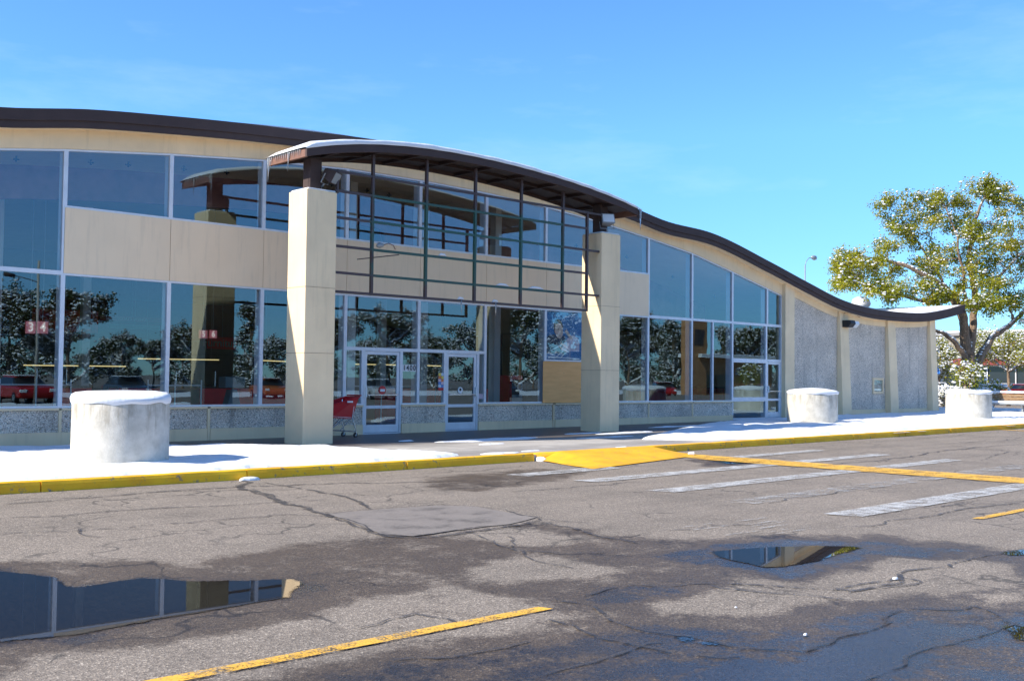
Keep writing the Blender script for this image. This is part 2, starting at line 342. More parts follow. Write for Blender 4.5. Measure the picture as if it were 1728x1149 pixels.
t = NT('bark'); b = t.noise(6, 7, 0.7, t.scale(2.5, 2.5, 0.6)); t.set(col=t.ramp(b, [(0.35, (0.085, 0.055, 0.035)), (0.7, (0.34, 0.235, 0.155))]), rough=0.9).bump(b, 0.9, 0.05); M['bark'] = t.m
t = NT('brick'); br = t.n.new('ShaderNodeTexBrick'); br.inputs['Scale'].default_value = 1.0
br.inputs['Brick Width'].default_value = 0.42; br.inputs['Row Height'].default_value = 0.16; br.inputs['Mortar Size'].default_value = 0.012
br.inputs['Color1'].default_value = (0.36, 0.15, 0.055, 1); br.inputs['Color2'].default_value = (0.52, 0.26, 0.10, 1); br.inputs['Mortar'].default_value = (0.22, 0.13, 0.08, 1)
sx = t.n.new('ShaderNodeSeparateXYZ'); t.l.new(t.co, sx.inputs[0]); cb = t.n.new('ShaderNodeCombineXYZ')
t.l.new(t.math('ADD', sx.outputs[0], sx.outputs[1]), cb.inputs[0]); t.l.new(sx.outputs[2], cb.inputs[1]); t.l.new(cb.outputs[0], br.inputs['Vector'])
t.set(col=br.outputs['Color'], rough=0.85); M['brick'] = t.m

# ------------------------------------------------------------------ polygon tools
def sdf(P, poly):
    """signed distance (positive inside) of points P (n,2) to polygon"""
    poly = np.array(poly, float); A = poly; B = np.roll(poly, -1, 0)
    d = np.full(len(P), 1e9); ins = np.zeros(len(P), bool)
    for a, b in zip(A, B):
        ab = b - a; tt = np.clip(((P - a) @ ab) / max(ab @ ab, 1e-9), 0, 1)
        d = np.minimum(d, np.hypot(*(P - a - tt[:, None] * ab).T))
        c = ((a[1] > P[:, 1]) != (b[1] > P[:, 1]))
        with np.errstate(divide='ignore', invalid='ignore'):
            xi = (b[0]-a[0]) * (P[:, 1]-a[1]) / (b[1]-a[1] + 1e-12) + a[0]
        ins ^= c & (P[:, 0] < xi)
    return np.where(ins, d, -d)

_tab = rng.random((64, 64))
def vnoise(x, y, s):
    x = x * s; y = y * s; xi = np.floor(x).astype(int); yi = np.floor(y).astype(int); fx = x - xi; fy = y - yi
    fx = fx*fx*(3-2*fx); fy = fy*fy*(3-2*fy)
    g = lambda a, b: _tab[a % 64, b % 64]
    return (g(xi, yi)*(1-fx)+g(xi+1, yi)*fx)*(1-fy) + (g(xi, yi+1)*(1-fx)+g(xi+1, yi+1)*fx)*fy
def fbm(x, y, s, o=4):
    r = 0; a = 0.5
    for i in range(o): r = r + a * (vnoise(x + 7.3*i, y - 3.1*i, s) - 0.5); s *= 2.1; a *= 0.5
    return r
def gzv(x): return 0.004 * np.clip(np.minimum(x, 60) - 12, 0, None)

def grid_mesh(name, xs, ys, zf, mat, attr=None, keep=None, parent=None, smooth=True):
    X, Y = np.meshgrid(xs, ys); X = X.ravel(); Y = Y.ravel(); P = np.c_[X, Y]
    Z = zf(P); nx, ny = len(xs), len(ys)
    i = np.arange((ny-1)*(nx-1)); r, c = divmod(i, nx-1); a = r*nx + c
    Fq = np.c_[a, a+1, a+nx+1, a+nx]
    if keep is not None:
        k = keep(P); Fq = Fq[k[Fq].any(1)]
    used, inv = np.unique(Fq.ravel(), return_inverse=True)
    me = bpy.data.meshes.new(name); V = np.c_[P, Z][used]
    o = ORG.get(parent.name, Vector((0,0,0))) if parent else Vector((0,0,0))
    me.from_pydata((V - np.array(o)).tolist(), [], inv.reshape(-1, 4).tolist())
    if attr:
        for k_, fn in attr.items():
            at = me.attributes.new(k_, 'FLOAT', 'POINT'); at.data.foreach_set('value', fn(P)[used].astype(np.float32))
    me.update(); me.materials.append(mat)
    if smooth: me.polygons.foreach_set('use_smooth', [True]*len(me.polygons))
    ob = bpy.data.objects.new(name, me); scene.collection.objects.link(ob)
    if parent: ob.parent = parent
    return ob

# ------------------------------------------------------------------ ground: asphalt lot
W_damp = [(1.0,11.5),(3.2,10.01),(4.46,9.19),(6.09,9.16),(6.88,9.33),(7.1,8.71),(8.69,8.93),(8.94,8.23),(8.93,7.54),(9.14,6.83),(10.16,6.57),(11.08,5.95),(11.21,5.08),(11.2,4.43),(9.5,2.5),(6.22,1.5),(3.4,2),(1,4)]
ISL = [[(5.99,7.09),(6.56,7.28),(7.23,6.95),(7.12,6.24),(6.63,6.11),(6.16,6.32),(5.84,6.69)],
 [(7.12,8.59),(7.74,8.88),(8.41,8.65),(8.37,7.71),(7.6,7.32),(7.23,7.85)],
 [(1.97,6.1),(2.17,6.73),(2.92,6.37),(3.89,6.4),(4.74,6.64),(5.53,6.85),(5.6,6.07),(5.41,5.25),(4.86,5.04),(3.83,5.23),(3.11,5.12)],
 [(6.14,5.15),(6.92,5.22),(7.87,5.2),(8.69,4.89),(9.75,5.0),(10.21,4.04),(9.22,3.64),(8.2,4.01),(7.59,4.22),(7.27,4.54),(6.45,4.5),(5.96,4.91)],
 [(8.35,3.88),(9.22,3.64),(8.58,3.4),(8.15,3.61)]]
W_wet = [(3.11,5.12),(3.79,5.18),(4.83,4.95),(5.31,5.1),(5.82,4.9),(6.21,4.34),(7.28,4.2),(7.94,3.88),(8.6,3.22),(6.8,2.0),(3,3)]
W_film = [(4.63,3.82),(5.48,3.83),(5.82,3.63),(7.57,3.7),(7.46,3.06),(5.64,2.6),(4.4,3.1)]
W_rim = [(7.92,6.39),(8.61,6.51),(9.61,6.35),(10.5,5.64),(10.51,5.13),(10.59,4.69),(9.87,4.82),(9.67,5.2),(8.63,5.09),(7.83,5.12),(7.79,5.89)]
W_rim2 = [(6.37,5.99),(6.92,5.7),(7.19,5.31),(6.53,5.1),(5.71,5.25),(5.8,5.7)]
W_curb = [(11.14,13.99),(13.77,14.17),(14.19,13.08),(12.38,12.19),(10.25,11.78),(10.1,12.4)]
W_curb2 = [(17.69,13.83),(19.21,12.71),(18.26,11.94),(16.64,12.31)]
PUD = [[(2.3,10.1),(3.04,9.5),(3.21,9.15),(3.32,8.89),(3.27,8.42),(3.44,8.4),(3.79,8.43),(4.06,8.05),(4.45,7.79),(4.73,7.63),(4.7,7.4),(4.33,6.98),(4.03,6.96),(3.65,6.96),(3.18,6.88),(2.62,6.82),(2.24,6.95),(1.65,7.17),(1.2,8.6)],
 [(8.53,6.34),(9.19,6.14),(9.62,5.94),(9.97,5.61),(9.99,5.4),(9.45,5.38),(8.97,5.29),(8.34,5.33),(8.12,5.43),(8.17,5.78),(8.29,6.09)],
 [(5.49,4.4),(5.64,4.4),(5.69,4.29),(5.51,4.2),(5.44,4.24)], [(5.52,4.19),(5.66,4.11),(5.57,4.03),(5.49,4.1)],
 [(7.46,3.18),(7.64,3.14),(7.65,2.9),(7.21,2.74),(7.07,2.86)], [(10.73,4.48),(11.16,4.41),(11.16,4.23),(10.76,4.19),(10.58,4.34)],
 [(17.74,13.05),(18.44,12.9),(18.07,12.43),(17.37,12.43)]]
ss = lambda v, a, b: (lambda q: q*q*(3-2*q))(np.clip((v-a)/(b-a), 0, 1))
def wetness(P):
    P = P + np.c_[fbm(P[:, 0]+3, P[:, 1], 0.9, 5), fbm(P[:, 0], P[:, 1]+11, 0.9, 5)] * 0.55
    w = np.zeros(len(P)); near = (P[:, 0] > -2) & (P[:, 0] < 30) & (P[:, 1] > 0) & (P[:, 1] < 16)
    Q = P[near]; q = 0.60 * ss(sdf(Q, W_damp), -0.45, 0.45)
    for k, I in enumerate(ISL): q = np.minimum(q, 0.60 - (0.54 if k != 2 else 0.38) * ss(sdf(Q, I), -0.15, 0.28))
    q = np.maximum(q, 0.88 * ss(sdf(Q, W_wet), -0.25, 0.35)); q = np.maximum(q, 1.05 * ss(sdf(Q, W_film), -0.3, 0.25))
    q = np.maximum(q, 0.90 * ss(sdf(Q, W_rim), -0.35, 0.1)); q = np.maximum(q, 0.82 * ss(sdf(Q, W_rim2), -0.3, 0.2))
    q = np.maximum(q, 0.56 * ss(sdf(Q, W_curb), -0.5, 0.3)); q = np.maximum(q, 0.6 * ss(sdf(Q, W_curb2), -0.3, 0.2))
    for p in PUD: q = np.maximum(q, 0.85 * ss(sdf(Q, p), -0.35, 0.0))
    w[near] = q; return w
xs = np.r_[[-900, -300, -100, -40, -15, -6], np.arange(-2, 24, 0.09), np.arange(24, 60, 0.5), [62, 70, 90, 130, 250, 900]]
ys = np.r_[[-900, -300, -100, -40, -15, -6], np.arange(0, 15.41, 0.09), [16, 20, 30, 60, 100, 250, 900]]
road_z = lambda P: gzv(P[:, 0]) + 0.004 * fbm(P[:, 0], P[:, 1], 0.8) * (np.abs(P[:, 1]-7) < 8)
kind(grid_mesh('asphalt_ground', xs, ys, road_z, M['asphalt'], {'wet': wetness}), 'structure')

# puddles
for k, p in enumerate(PUD):
    a = np.array(p); lo = a.min(0)-0.3; hi = a.max(0)+0.3; st = 0.03
    ob = grid_mesh('puddle', np.arange(lo[0], hi[0], st), np.arange(lo[1], hi[1], st), lambda P: gz(float(a[:, 0].mean())) + 0.006 + 0*P[:, 0], M['puddle'],
              {'deep': lambda P: ss(sdf(P, p) + 0.16*fbm(P[:, 0], P[:, 1], 2.2) + 0.0, -0.02, 0.16)}, keep=lambda P: sdf(P, p) > -0.12)
    kind(ob, 'structure')

# tar cracks
CR = [[(4.55,14.28),(5.43,14.27),(6.58,14.31),(7.88,14.36),(9.63,13.85),(11.15,13.1)],[(4.09,12.84),(5.73,12.61),(6.99,12.42),(8.06,12.29)],[(3.72,11.66),(4.79,11.26),(6.9,11.14),(7.11,10.7)],[(8.65,15.3),(7.76,14.14),(7.63,13.25),(7.3,11.79),(7.11,10.7)],[(8.46,14.7),(8.44,13.32),(8.26,11.88),(8.01,11.01)],[(6.71,14.41),(7.1,13.93),(7.64,13.92),(8.26,13.66)],[(4.58,11.54),(4.32,11.18),(4.38,10.87)],[(7.11,10.7),(6.86,9.86),(6.67,9.05),(6.93,8.69),(7.65,8.78),(8.72,8.91),(8.66,8.33),(8.37,7.71),(8.35,7.2)],[(8.98,9.18),(9.16,8.44)],[(6.06,5.64),(6.67,5.75),(7.0,5.47),(7.46,4.93),(7.91,4.4),(9.24,4.51),(11.2,4.43)],[(7.12,5.37),(7.25,4.79),(7.48,4.31)],[(7.72,4.56),(8.58,4.5),(8.49,4.25),(7.81,4.4)],[(5.8,5.7),(5.71,5.25),(5.61,4.73),(5.54,3.87),(5.75,3.59),(7.57,3.7),(8.05,3.56),(7.55,2.99)],[(5.31,5.33),(5.06,4.66),(5.18,4.17),(5.54,3.87)],[(5.51,3.07),(6.82,3.17),(7.73,3.06)],[(4.11,4.26),(4.74,4.36),(5.35,4.31)],[(3.75,5.12),(4.15,4.96),(4.72,4.95)],[(11.22,6.32),(12.91,6.3),(15.6,6.16)],[(13.5,6.59),(14.72,6.43),(15.09,5.96)],[(10.67,11.47),(11.53,11.35),(13.07,11.28)],[(11.31,14.53),(12.5,14.37),(14.22,14.63)],[(17.7,11.18),(21.29,11.17),(26.72,11.81),(29.14,11.5)],[(17.99,9.44),(17.97,8.35),(20.0,7.9)],[(12.4,8.29),(13.61,8.41),(16.01,8.4)],[(4.14,5.86),(4.62,5.91),(4.75,5.56),(4.53,5.42)],[(9.37,7.48),(9.93,7.34),(10.57,7.15)],[(7.68,8.25),(6.97,7.16),(6.78,6.52)],[(7.62,8.74),(7.08,7.51),(7.26,7.14),(7.74,6.98)],
 [(7.17,10.92),(7.94,10.93),(8.8,10.82),(9.1,10.43),(9.0,9.16),(8.3,8.9),(7.69,8.9),(6.9,8.84),(6.7,9.12),(6.8,9.6),(7.03,10.23),(7.17,10.92)],[(20,14.6),(26,14.3),(34,14.8),(44,14.4)],[(24,13.2),(30,12.6),(38,13.4)],[(22.5,9.8),(26,10.6),(27,12.5)]]
WID = {0:.10,1:.07,2:.05,3:.16,4:.10,5:.06,7:.09,21:.09,9:.05,12:.06}
mb = MB()
for k, c in enumerate(CR):
    pts = []; wd = WID.get(k, 0.045)
    for (x0, y0), (x1, y1) in zip(c, c[1:]):
        n = max(2, int(math.hypot(x1-x0, y1-y0) / 0.12))
        pts += [(x0+(x1-x0)*i/n, y0+(y1-y0)*i/n) for i in range(n)]
    pts.append(c[-1]); P = np.array(pts); P = P + np.c_[fbm(P[:, 0]+k, P[:, 1], 1.7), fbm(P[:, 0], P[:, 1]+k*3, 1.9)] * 0.45
    T = np.gradient(P, axis=0); T /= np.linalg.norm(T, axis=1)[:, None] + 1e-9; N = np.c_[-T[:, 1], T[:, 0]]
    w = wd * (0.4 + 0.7 * rng.random(len(P)) * np.sin(np.linspace(0.25, math.pi-0.25, len(P))))
    Aa = P + N*w[:, None]/2; Bb = P - N*w[:, None]/2
    v = [(p[0], p[1], gz(p[0])+0.010+k*0.00003) for ab in zip(Aa, Bb) for p in ab]
    mb.add(v, [(2*i, 2*i+1, 2*i+3, 2*i+2) for i in range(len(P)-1)])
kind(mb.build('asphalt_cracks', M['crack']), 'structure')

def flat(name, poly, mat, dz, jit=0.0, step=0.25):
    pts = []
    for (x0, y0), (x1, y1) in zip(poly, poly[1:] + poly[:1]):
        n = max(1, int(math.hypot(x1-x0, y1-y0) / step))
        pts += [(x0+(x1-x0)*i/n + random.uniform(-jit, jit), y0+(y1-y0)*i/n + random.uniform(-jit, jit)) for i in range(n)]
    return MB().add([(x, y, gz(x)+dz) for x, y in pts], [tuple(range(len(pts)))]).build(name, mat)
kind(flat('asphalt_patch', [(7.17,10.92),(7.94,10.91),(8.8,10.8),(9.08,10.43),(8.98,9.18),(8.3,8.92),(7.69,8.92),(6.91,8.86),(6.72,9.12),(6.83,9.59),(7.03,10.23)][::-1], M['patch'], 0.008, 0.02), 'structure')
# road markings
kind(flat('yellow_parking_line', [(-2,5.45),(5.5,5.44),(5.46,5.56),(-2,5.6)], M['yline'], 0.012, 0.004), 'structure')
kind(flat('yellow_parking_line', [(13.1,5.66),(22,5.66),(22,5.78),(13.05,5.78)], M['yline'], 0.012, 0.004), 'structure')
kind(flat('yellow_crossing_line', [(17.92,13.48),(18.07,7.14),(18.02,3.0),(18.95,3.0),(19.1,7.5),(18.95,14.75),(18.2,14.3)], M['yline'], 0.016, 0.006), 'structure')
kind(flat('yellow_parking_line', [(36.3,12),(36.6,12),(37.1,15.3),(36.8,15.3)], M['yline'], 0.012, 0.0), 'structure')
for (x0, x1, yc, w_, mt) in ((12.4,15.0,13.25,.45,'wline'),(18.9,22.5,13.45,.35,'wline'),(12.6,22.5,11.85,.42,'wline'),(12.35,22.2,10.12,.42,'wline'),(12.1,21.9,8.55,.45,'wline_worn'),(12.0,21.7,6.95,.46,'wline')):
    kind(flat('crosswalk_stripe', [(x0+.15,yc-w_/2),(x1,yc-w_/2+.1),(x1+.1,yc+w_/2+.1),(x0,yc+w_/2)], M[mt], 0.012, 0.006), 'structure')
for k in range(9):
    x0, yy = 9.3+random.random()*1.5, 7.5-k*0.12 + random.random()*0.05
    kind(flat('worn_marking', [(x0,yy),(x0+.4+.5*random.random(),yy-.03),(x0+.8,yy+.03),(x0+.1,yy+.04)], M['wline_worn'], 0.012, 0.004), 'structure')

# ------------------------------------------------------------------ sidewalk, kerb, ramp
xs = np.r_[np.arange(-30, 66, 1.0)]
kind(grid_mesh('sidewalk', xs, np.r_[15.53, 17, 19, 21, 22.79, 22.81], lambda P: gzv(P[:, 0]) + 0.15, M['sidewalk'], smooth=False), 'structure')
kind(grid_mesh('sidewalk', np.r_[47.6, 50, 53, 56.0], np.r_[22.81, 25, 27, 29, 31.0], lambda P: gzv(P[:, 0]) + 0.15, M['sidewalk'], smooth=False), 'structure')
def kerb(x0, x1):
    n = max(1, round((x1-x0)/3.05)); 
    mb = MB(); L = (x1-x0)/n
    for i in range(n):
        a = x0+i*L+0.008; b = x0+(i+1)*L-0.008; k = max(1, int(L/0.35))
        prof = [(0.0,-0.05),(0.015,0.10),(0.035,0.145),(0.06,0.158),(0.17,0.156),(0.185,0.10),(0.185,-0.05)]
        rows = []
        for j in range(k+1):
            x = a+(b-a)*j/k; jy = random.uniform(-.006,.006); jz = random.uniform(-.005,.004)
            rows.append([(x, 15.34+y+(jy if q < 5 else 0), z+gz(x)+(jz if 1 < q < 6 else 0)) for q, (y, z) in enumerate(prof)])
        m_ = len(prof); v = [p for r in rows for p in r]
        f = [(j*m_+q, j*m_+q+1, (j+1)*m_+q+1, (j+1)*m_+q) for j in range(k) for q in range(m_-1)]
        f = [tuple(reversed(q)) for q in f] + [tuple(range(m_)), tuple(reversed(range(k*m_, (k+1)*m_)))]
        mb.add(v, f)
    return kind(mb.build('kerb', M['kerb'], smooth=False), 'structure')
kerb(-20, 14.95); kerb(18.35, 60)
# ramp built up in the road
def rz_(x, y, w):
    f = min(w/.88, 1); l = min(max((x-14.55-(y-13.4)*.25)/.55, 0), 1); r = min(max((19.0-x)/.65, 0), 1)
    return .158*f*min(l, 1)*r + gz(x) + .016
mb = MB(); NX, NY = 60, 24; v = []
for j in range(NY+1):
    for i in range(NX+1):
        u = i/NX; w = j/NY; xl = 14.42+.62*w; xr = 18.75+.25*min(1, w*3)-.5*max(0, w-.7); x = xl+(xr-xl)*u; y0 = 13.3+.9*u; y = y0+(15.33-y0)*w
        v.append((x, y, rz_(x, y, w)+.005*math.sin(x*3.1)*math.sin(y*4.3)*min(1, w*4)))
mb.add(v, [(j*(NX+1)+i, j*(NX+1)+i+1, (j+1)*(NX+1)+i+1, (j+1)*(NX+1)+i) for j in range(NY) for i in range(NX)])
mb.prism_z([(15.02,15.325),(18.35,15.325),(18.35,15.56),(15.02,15.56)], -.05, .164)
kind(mb.build('kerb_ramp', M['ramp'], smooth=True), 'structure')
mb = MB(); mb.prism_z([(14.95,15.37),(15.12,15.37),(15.12,15.54),(14.95,15.54)], 0, 0.12+gz(15)); kind(mb.build('kerb_gap', M['sidewalk']), 'structure')
kind(MB().prism_z([(18.95,14.0),(30,14.9),(30,15.3),(18.4,15.3)][:4], gz(19)-.3, gz(19)-.29).build('gutter', M['patch']), 'structure')

# snow banks
def snow_bank(name, poly, h, step, edge=0.22, base=0.15, nz=0.05, dent=()):
    a = np.array(poly); lo = a.min(0)-0.2; hi = a.max(0)+0.2
    def D(P): return sdf(P, poly) + 0.30*fbm(P[:, 0], P[:, 1], 0.9, 5)
    def Z(P):
        d = D(P); b = gzv(P[:, 0]) + base
        hh = h*np.clip(d/edge, 0, 1)**0.5 * (1 + 0.7*fbm(P[:, 0], P[:, 1], 0.6)) + nz*1.3*fbm(P[:, 0]+9, P[:, 1], 2.2, 5)*np.clip(d/edge, 0, 1) - .05*(ss(fbm(P[:, 0]*.8+3, P[:, 1]*1.4, 2.6, 2), .16, .24))*np.clip(d/edge, 0, 1)
        return b + np.where(d > 0, hh + 0.004, -0.03)
    return kind(grid_mesh(name, np.arange(lo[0], hi[0], step), np.arange(lo[1], hi[1], step), Z, M['snow'], keep=lambda P: D(P) > -step), 'stuff')
snow_bank('snow_bank', [(-12,15.62),(12.6,15.62),(13.4,15.8),(13.35,16.2),(12.9,17.4),(12.4,18.9),(11,20.3),(9.6,21.3),(8.5,22.0),(-12,22.3)], 0.085, 0.07, 0.32)
snow_bank('snow_bank', [(21.4,15.9),(24,15.55),(60,15.5),(57,20),(55,25.5),(51,28),(48.3,26),(48,22.8),(36,22.55),(31.5,22.3),(27,20.6),(23,18.6),(20.4,17.2)], 0.10, 0.10, 0.3)
for (x, y, w_, l_) in ((17.2,19.2,.35,1.7),(16.2,18.0,.10,.45),(20.2,18.3,.10,1.2),(21.2,19.9,.12,.7),(15.3,20.0,.08,.2),(22.3,19.4,.2,1.2),(14.4,15.75,.12,.5),(15.4,15.9,.06,.3),(17.8,15.6,.05,.3),(26.5,21.0,.2,1.3)):
    poly = [(x-l_,y),(x-l_*.5,y-w_),(x+l_*.6,y-w_*.8),(x+l_,y+.02),(x+l_*.4,y+w_),(x-l_*.6,y+w_*.7)]
    snow_bank('snow_remnant', poly, 0.03, 0.05, 0.2)
def snow_lump(x, y, z, rx, ry, h, label, cat='snow lump', group='small lumps of snow on the lot'):
    mb = MB(); n = 14
    prof = [(1.0,0),(0.97,.35),(0.8,.75),(0.45,.96),(0.1,1.0)]
    ph = random.random()*6
    v = [(x+rx*r*(1+.18*math.sin(3*2*math.pi*k/n+ph))*math.cos(2*math.pi*k/n), y+ry*r*(1+.18*math.sin(2*2*math.pi*k/n+ph))*math.sin(2*math.pi*k/n), z+h*q) for r, q in prof for k in range(n)]
    mb.add(v, [(i*n+k, i*n+(k+1)%n, (i+1)*n+(k+1)%n, (i+1)*n+k) for i in range(4) for k in range(n)] + [tuple(range(4*n, 5*n))])
    return tag(mb.build('snow_lump', M['snow'], smooth=True), label, cat, group)
snow_lump(8.55,15.22,0,.17,.08,.055,'small white lump of snow at the foot of the yellow kerb on the left')
snow_lump(15.04,15.27,0.0,.08,.14,.10,'upright snow lump filling the gap between the kerb end and the yellow ramp')
snow_lump(8.53,4.42,0.01,.028,.02,.018,'melting snow crumb on the asphalt right of the second puddle')
snow_lump(6.20,3.83,0.01,.018,.012,.012,'tiny snow crumb on the wet blue asphalt at the bottom right')
snow_lump(6.55,4.62,0.01,.011,.008,.008,'tiniest snow crumb above the dark oily puddle')

# paper cup lying at the kerb
t_ = thing('paper_cup', 'white paper cup lying on its side at the end of the yellow ramp', 'cup', (18.6,14.3,.06))
cup = MB(); cup.tube([(18.58,14.34,.075),(18.68,14.28,.075)], [.032,.045], 16, False); cup.tube([(18.58,14.34,.075),(18.584,14.338,.075)], .031, 16); cup.build('cup_wall', M['white'], t_, True)

# ------------------------------------------------------------------ store building
D = 22.81
BX = [17.3,16.09,13.66,12.08,10.48,8.67,6.92]; BZ = [7.34,7.33,7.20,7.10,6.97,6.79,6.52]
rx = [30.16,33.77,36.47,38.83,40.74,43.45,46.4,49.43,49.85]; rz = [6.38,5.67,5.06,4.57,4.37,4.31,4.44,4.90,4.98]
px_ = sorted([(x, z) for x, z in zip(BX, BZ)] + [(34.6-x, z) for x, z in zip(BX[1:], BZ[1:])] + list(zip(rx, rz)) + [(34.6-x, z) for x, z in zip(rx, rz)])
PX = np.array([p[0] for p in px_]); PZ = np.array([p[1] for p in px_])
_sl = np.gradient(PZ, PX)
def roof_z(x):
    x = min(max(x, PX[0]), PX[-1]); i = int(min(max(np.searchsorted(PX, x) - 1, 0), len(PX)-2))
    h = PX[i+1]-PX[i]; t = (x-PX[i])/h
    return float((2*t**3-3*t*t+1)*PZ[i] + (t**3-2*t*t+t)*h*_sl[i] + (-2*t**3+3*t*t)*PZ[i+1] + (t**3-t*t)*h*_sl[i+1])
RX = list(np.arange(-15.2, 49.85, 0.35)) + [49.85]
RX = [x for x in RX if x >= PX[0]]
YB = 52.0
B = thing('store_building', 'vacant beige store with sweeping wave-shaped brown-edged roof and tall glass front', 'store', (17.3, D, 0.15))
def sheet(xs_, z0f, z1f, y0, y1, name, mat, parent=B, smooth=False):
    mb = MB(); v = []
    for x in xs_: v += [(x,y0,z0f(x)),(x,y1,z0f(x)),(x,y1,z1f(x)),(x,y0,z1f(x))]
    n = len(xs_); f = [(4*i+q, 4*i+4+q, 4*i+4+(q+1)%4, 4*i+(q+1)%4) for i in range(n-1) for q in range(4)]
    f += [(0,1,2,3), (4*n-1,4*n-2,4*n-3,4*n-4)]
    f = [tuple(reversed(q)) for q in f]
    mb.add(v, f); return mb.build(name, mat, parent, smooth)
sheet(RX, roof_z, lambda x: roof_z(x)+0.10, 22.44, YB+.3, 'soffit', M['soffit'])
sheet(RX, lambda x: roof_z(x)-0.02, lambda x: roof_z(x)+0.13, 22.40, 22.46, 'fascia', M['brown'])
sheet(RX, lambda x: roof_z(x)+0.13, lambda x: roof_z(x)+0.37, 22.36, 22.52, 'fascia', M['brown'])
sheet(RX, lambda x: roof_z(x)+0.10, lambda x: roof_z(x)+0.33, 22.52, YB+.3, 'roof_deck', M['grey'])
sheet(RX, lambda x: roof_z(x)+0.33, lambda x: roof_z(x)+0.385+0.04*math.sin(x*.8)*math.sin(x*.33), 22.46, YB+.3, 'roof_snow', M['snow'])
# end fascia of the roof
for xe in (49.85,): MB().prism_x([(22.36,roof_z(xe)-.02),(YB+.3,roof_z(xe)-.02),(YB+.3,roof_z(xe)+.34),(22.36,roof_z(xe)+.37)], xe, xe+.06).build('fascia', M['brown'], B)

MX = [1.35, 3.70, 6.04, 8.39, 10.73, 13.08, 15.47, 17.83, 20.22, 22.62, 25.0, 27.39, 29.73, 32.08, 34.28, 35.22]
WT = [5.2, 5.6, 6.02, 6.35, 6.61, 6.82, 6.95, 6.97, 6.93, 6.82, 6.62, 6.35, 6.04, 5.58, 5.12, 4.92]
S_, MID, BT = 0.92, 3.74, 5.12     # sill, mid rail, top of beige band
def window(x0, x1, zb, zt0, zt1, w=0.045, rail_b=None, label=None, name='window', y=D, mat='alu', pane=True, depth=.10, parent=B, wt=None):
    """frame with a straight, maybe raking head; pane is its child"""
    rb = rail_b or w; wt = wt or w
    o = [(x0,zb),(x1,zb),(x1,zt1),(x0,zt0)]
    sl = (zt1-zt0)/(x1-x0)
    i = [(x0+w,zb+rb),(x1-w,zb+rb),(x1-w,zt1-wt-sl*w),(x0+w,zt0-wt+sl*w)]
    v = [(a,y,b) for a,b in o]+[(a,y,b) for a,b in i]+[(a,y+depth,b) for a,b in o]+[(a,y+depth,b) for a,b in i]
    f = []
    for k in range(4):
        n = (k+1)%4
        f += [(k,n,n+4,k+4),(k+4,n+4,n+12,k+12),(k+8,k+12,n+12,n+8),(k,k+8,n+8,n)]
    fr = MB().add(v, f).build(name, M[mat], parent)
    if label: fr['label'] = label
    if pane:
        MB().add([(a,y+depth*.45,b) for a,b in i], [(0,1,2,3)]).build('pane', M['glass'], fr)
    return fr
def strip(name, mat, x0, x1, z0, z1, y0, y1, parent=B, bevel=0):
    return MB().box(x0,x1,y0,y1,z0,z1).build(name, M[mat], parent, bevel=bevel)
# upper glazing and wall strips
for i in range(len(MX)-1):
    x0, x1 = MX[i], MX[i+1]
    if 3 <= i <= 10:     # beige band between two rows
        window(x0, x1, BT, WT[i], WT[i+1])
        MB().box(x0+.006, x1-.006, D-.01, D+.09, MID+.002, BT-.002).build('wall_panel', M['panel'], B)
    else:
        window(x0, x1, MID, WT[i], WT[i+1])
    n = 6; v = []
    for k in range(n+1):
        x = x0+(x1-x0)*k/n; zt = WT[i]+(WT[i+1]-WT[i])*k/n; v += [(x,D-.03,zt+.002),(x,D+.12,zt+.002),(x,D+.12,roof_z(x)+.05),(x,D-.03,roof_z(x)+.05)]
    f = [tuple(reversed((4*k+q,4*k+4+q,4*k+4+(q+1)%4,4*k+(q+1)%4))) for k in range(n) for q in range(4)]
    MB().add(v, f).build('wall_head', M['beige'], B)
# lower glazing
LOW = [(1.35,3.70),(3.70,6.04),(6.04,8.39),(8.39,10.73),(10.73,13.08),(13.08,15.47)]
for a, b in LOW: window(a, b, S_, MID, MID)
TR = 2.36
window(15.47, 17.83, TR, MID, MID); window(17.83, 20.22, TR, MID, MID)
window(15.47, 16.02, S_, TR, TR, .04)
wa = window(17.26, 17.83, S_, TR, TR, .04, label='sidelight with the white house number 1400')
window(17.83, 18.75, S_, TR, TR, .04); window(19.96, 20.22, S_, TR, TR, .035)
window(20.22, 22.62, S_, MID, MID)
window(22.62, 25.0, 2.18, MID, MID)
window(25.0, 27.39, S_, MID, MID); window(27.39, 29.73, S_, MID, MID); window(29.73, 30.92, S_, MID, MID, .035); window(30.92, 32.08, S_, MID, MID, .035)
g1 = 0.15 + gz(33)
window(32.08, 34.22, 2.42, MID, MID); window(34.22, 35.22, 2.42, MID, MID)
window(32.08, 34.22, 1.0, 2.42, 2.42, .06, wt=.10); window(32.08, 34.22, g1+.02, 1.0, 1.0, .06, wt=.09)
# second inner mullion (deeper back box) behind each upright, as in the photograph
mb = MB()
for i, x in enumerate(MX[:-1]): mb.box(x-.03, x+.03, D+.102, D+.28, S_ if i < 13 else g1, WT[i]-.05)
mb.build('inner_mullions', M['alu'], B)

